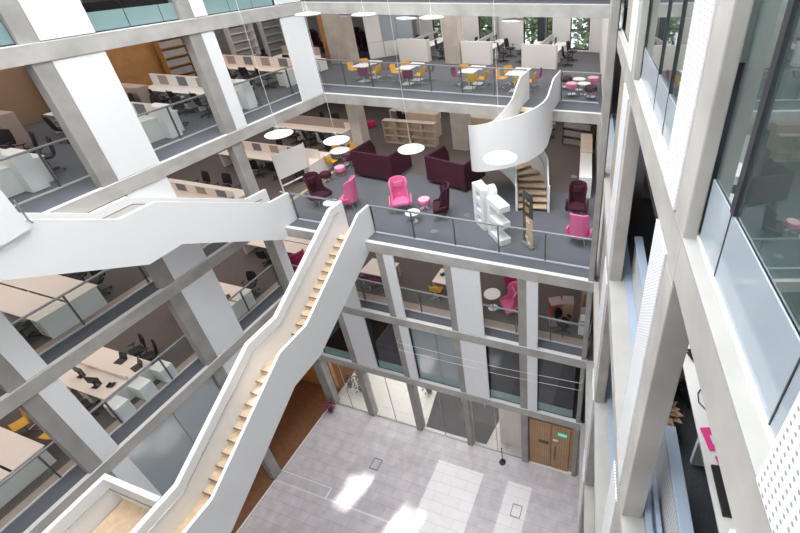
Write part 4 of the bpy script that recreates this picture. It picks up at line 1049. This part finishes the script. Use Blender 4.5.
# top storey interior on the right
t = rthing('storage_cabinet', 'white storage cabinet behind the glass at the top right', 'cabinet', 2.4, 3.0, ZT)
MB().box(-.7, .7, -.3, .3, .02, 1.25).build('body', 'inwhite', t, bevel=.01); MB().box(-.68, .68, .301, .315, .06, 1.2).build('door', 'creamw', t)
X, Y = RP(3.0, 8.2); desk_set(X-1, X+3, Y, ZT, ('white bench desk behind the big glass at the right edge', 'desk behind the big right glass'), peds=1, front=1, back=1)
# ---------------------------------------------------------------- pendant lamps
def mk_pend(r, L):
    t = thing('pendant_lamp', '-', 'pendant lamp')
    MB().lathe([(r-.02, -.03), (r, 0), (r-.01, .025), (r*.3, .06), (.03, .075)], 40).build('disc_shade', 'lampwhite', t, smooth=True)
    return t
def pendant(x, y, z, zt, label, r=.5):
    t = thing('pendant_lamp', label, 'pendant lamp', (x, y, z), 0, 'disc pendant lamps')
    MB().lathe([(r-.03, -.035), (r, -.01), (r, .01), (r*.85, .035), (r*.25, .06), (.03, .09)], 40).build('disc_shade', 'lampwhite', t, smooth=True)
    MB().lathe([(r*.86, -.042), (r*.84, -.034)], 40).build('diffuser', 'lampwhite', t)
    MB().tube((0, 0, .05), (0, 0, zt-z), .0055, 5).build('cable', 'paper', t)
    for k in range(3): a = 2*PI*k/3; MB().tube((r*.4*math.cos(a), r*.4*math.sin(a), .05), (0, 0, .32), .003, 4).build('suspension_wire', 'paper', t)
    return t
for x, y, z, zt, lb, r in ((-12.63, 11.49, 16.7, 29, 'white disc pendant over the left wing desks, left of the other lounge lamps', .48), (-10.95, 12.4, 16.25, 29, 'white disc pendant in front of the cafe table and left sofa', .47), (-7.94, 12.63, 16.12, 29, 'white disc pendant between the two sofa booths', .48), (-3.66, 10.26, 17.3, 29, 'large white disc pendant in front of the spiral stair ribbon', .475),
    (-13.1, 15.0, 20.3, 29, 'white disc pendant beside the top of the far left corner panel', .48), (-11.08, 15.77, 20.22, 29, 'white disc pendant left of centre at the top, in front of broad column', .48), (-13.0, 17.5, 20.1-.12, ZT-BT, 'small far white disc pendant above the broad column', .5), (-9.9, 17.1, 19.95, ZT-BT, 'white disc pendant at the top, third from left of the upper row', .5),
    (-8.46, 16.4, 20.07, 29, 'white disc pendant in front of the left desk bank', .48), (-8.0, 18.5, 19.95, ZT-BT, 'white disc pendant above the middle desk bank, beam height', .5), (-5.36, 17.3, 19.9, ZT-BT, 'white disc pendant in front of the right desk bank', .5), (-5.3, 19.9, 19.85, ZT-BT, 'white disc pendant farthest right of the upper row', .5)):
    pendant(x, y, z, zt, lb, r)
for k, (x, u) in enumerate(((2.4, 6.5), (2.4, 3.0), (2.4, -1.0))):
    X, Y = RP(x, u); pendant(X, Y, ZU-1.4, ZU-BT, 'white disc pendant inside the top right storey, %s from the camera' % ('nearest', 'second', 'third')[k], .4)

# ---------------------------------------------------------------- trees outside the back windows
def tree(x, y, h_, r, label, seed):
    rnd = random.Random(seed); t = thing('garden_tree', label, 'tree', (x, y, 0), 0, 'trees outside the back windows')
    MB().tube((0, 0, 0), (0, 0, h_*.8), .25, 10, r2=.10).build('trunk', 'bark', t)
    lf = MB()
    for k in range(1700):
        a = rnd.uniform(0, 2*PI); b = rnd.uniform(-1, 1); q = r*rnd.random()**.4
        p = Vector((q*math.sqrt(1-b*b)*math.cos(a), q*math.sqrt(1-b*b)*math.sin(a), h_*.84+q*b*1.7)); l = rnd.uniform(.25, .55)
        lf.at(*p, rz=rnd.uniform(0, 6), rx=rnd.uniform(-1, 1), ry=rnd.uniform(-1, 1)); lf.add([(0, 0, 0), (l*.5, l*.35, 0), (l, 0, .03), (l*.5, -l*.35, 0)], [(0, 1, 2, 3)])
    lf.build('foliage', 'treeleaf', t)
for k, (x, y, h_, r) in enumerate(((-4.0, 33, 21.5, 1.8), (-7.75, 33, 21.5, 1.8), (-11.9, 33, 21.5, 1.75), (-15.5, 33, 21.5, 1.8), (-20.5, 33, 21.5, 1.9))):
    tree(x, y, h_, r, 'leafy green tree outside the back windows, %s from the right' % near(k), k+3)
# ground outside, below the trees
struct('floor', MB().box(-45, 25, 30.2, 60, -.4, -.1), 'green')
# thin tension wires across the back facade in front of the lowest upper storey
tag(MB().path([(-9.34, 11.33, 7.1), (-9.3, 11.15, 7.1), (-4.5, 11.1, 7.15), (-.95, 11.15, 7.35), (-.93, 11.33, 7.35)], .007).build('tension_wire', 'paper'), 'upper thin pale wire across the dark lower windows', 'wire')
tag(MB().path([(-9.34, 11.33, 6.6), (-9.3, 11.15, 6.6), (-4.5, 11.1, 6.7), (-.95, 11.15, 6.9), (-.93, 11.33, 6.9)], .007).build('tension_wire', 'paper'), 'lower thin pale wire across the dark lower windows', 'wire')
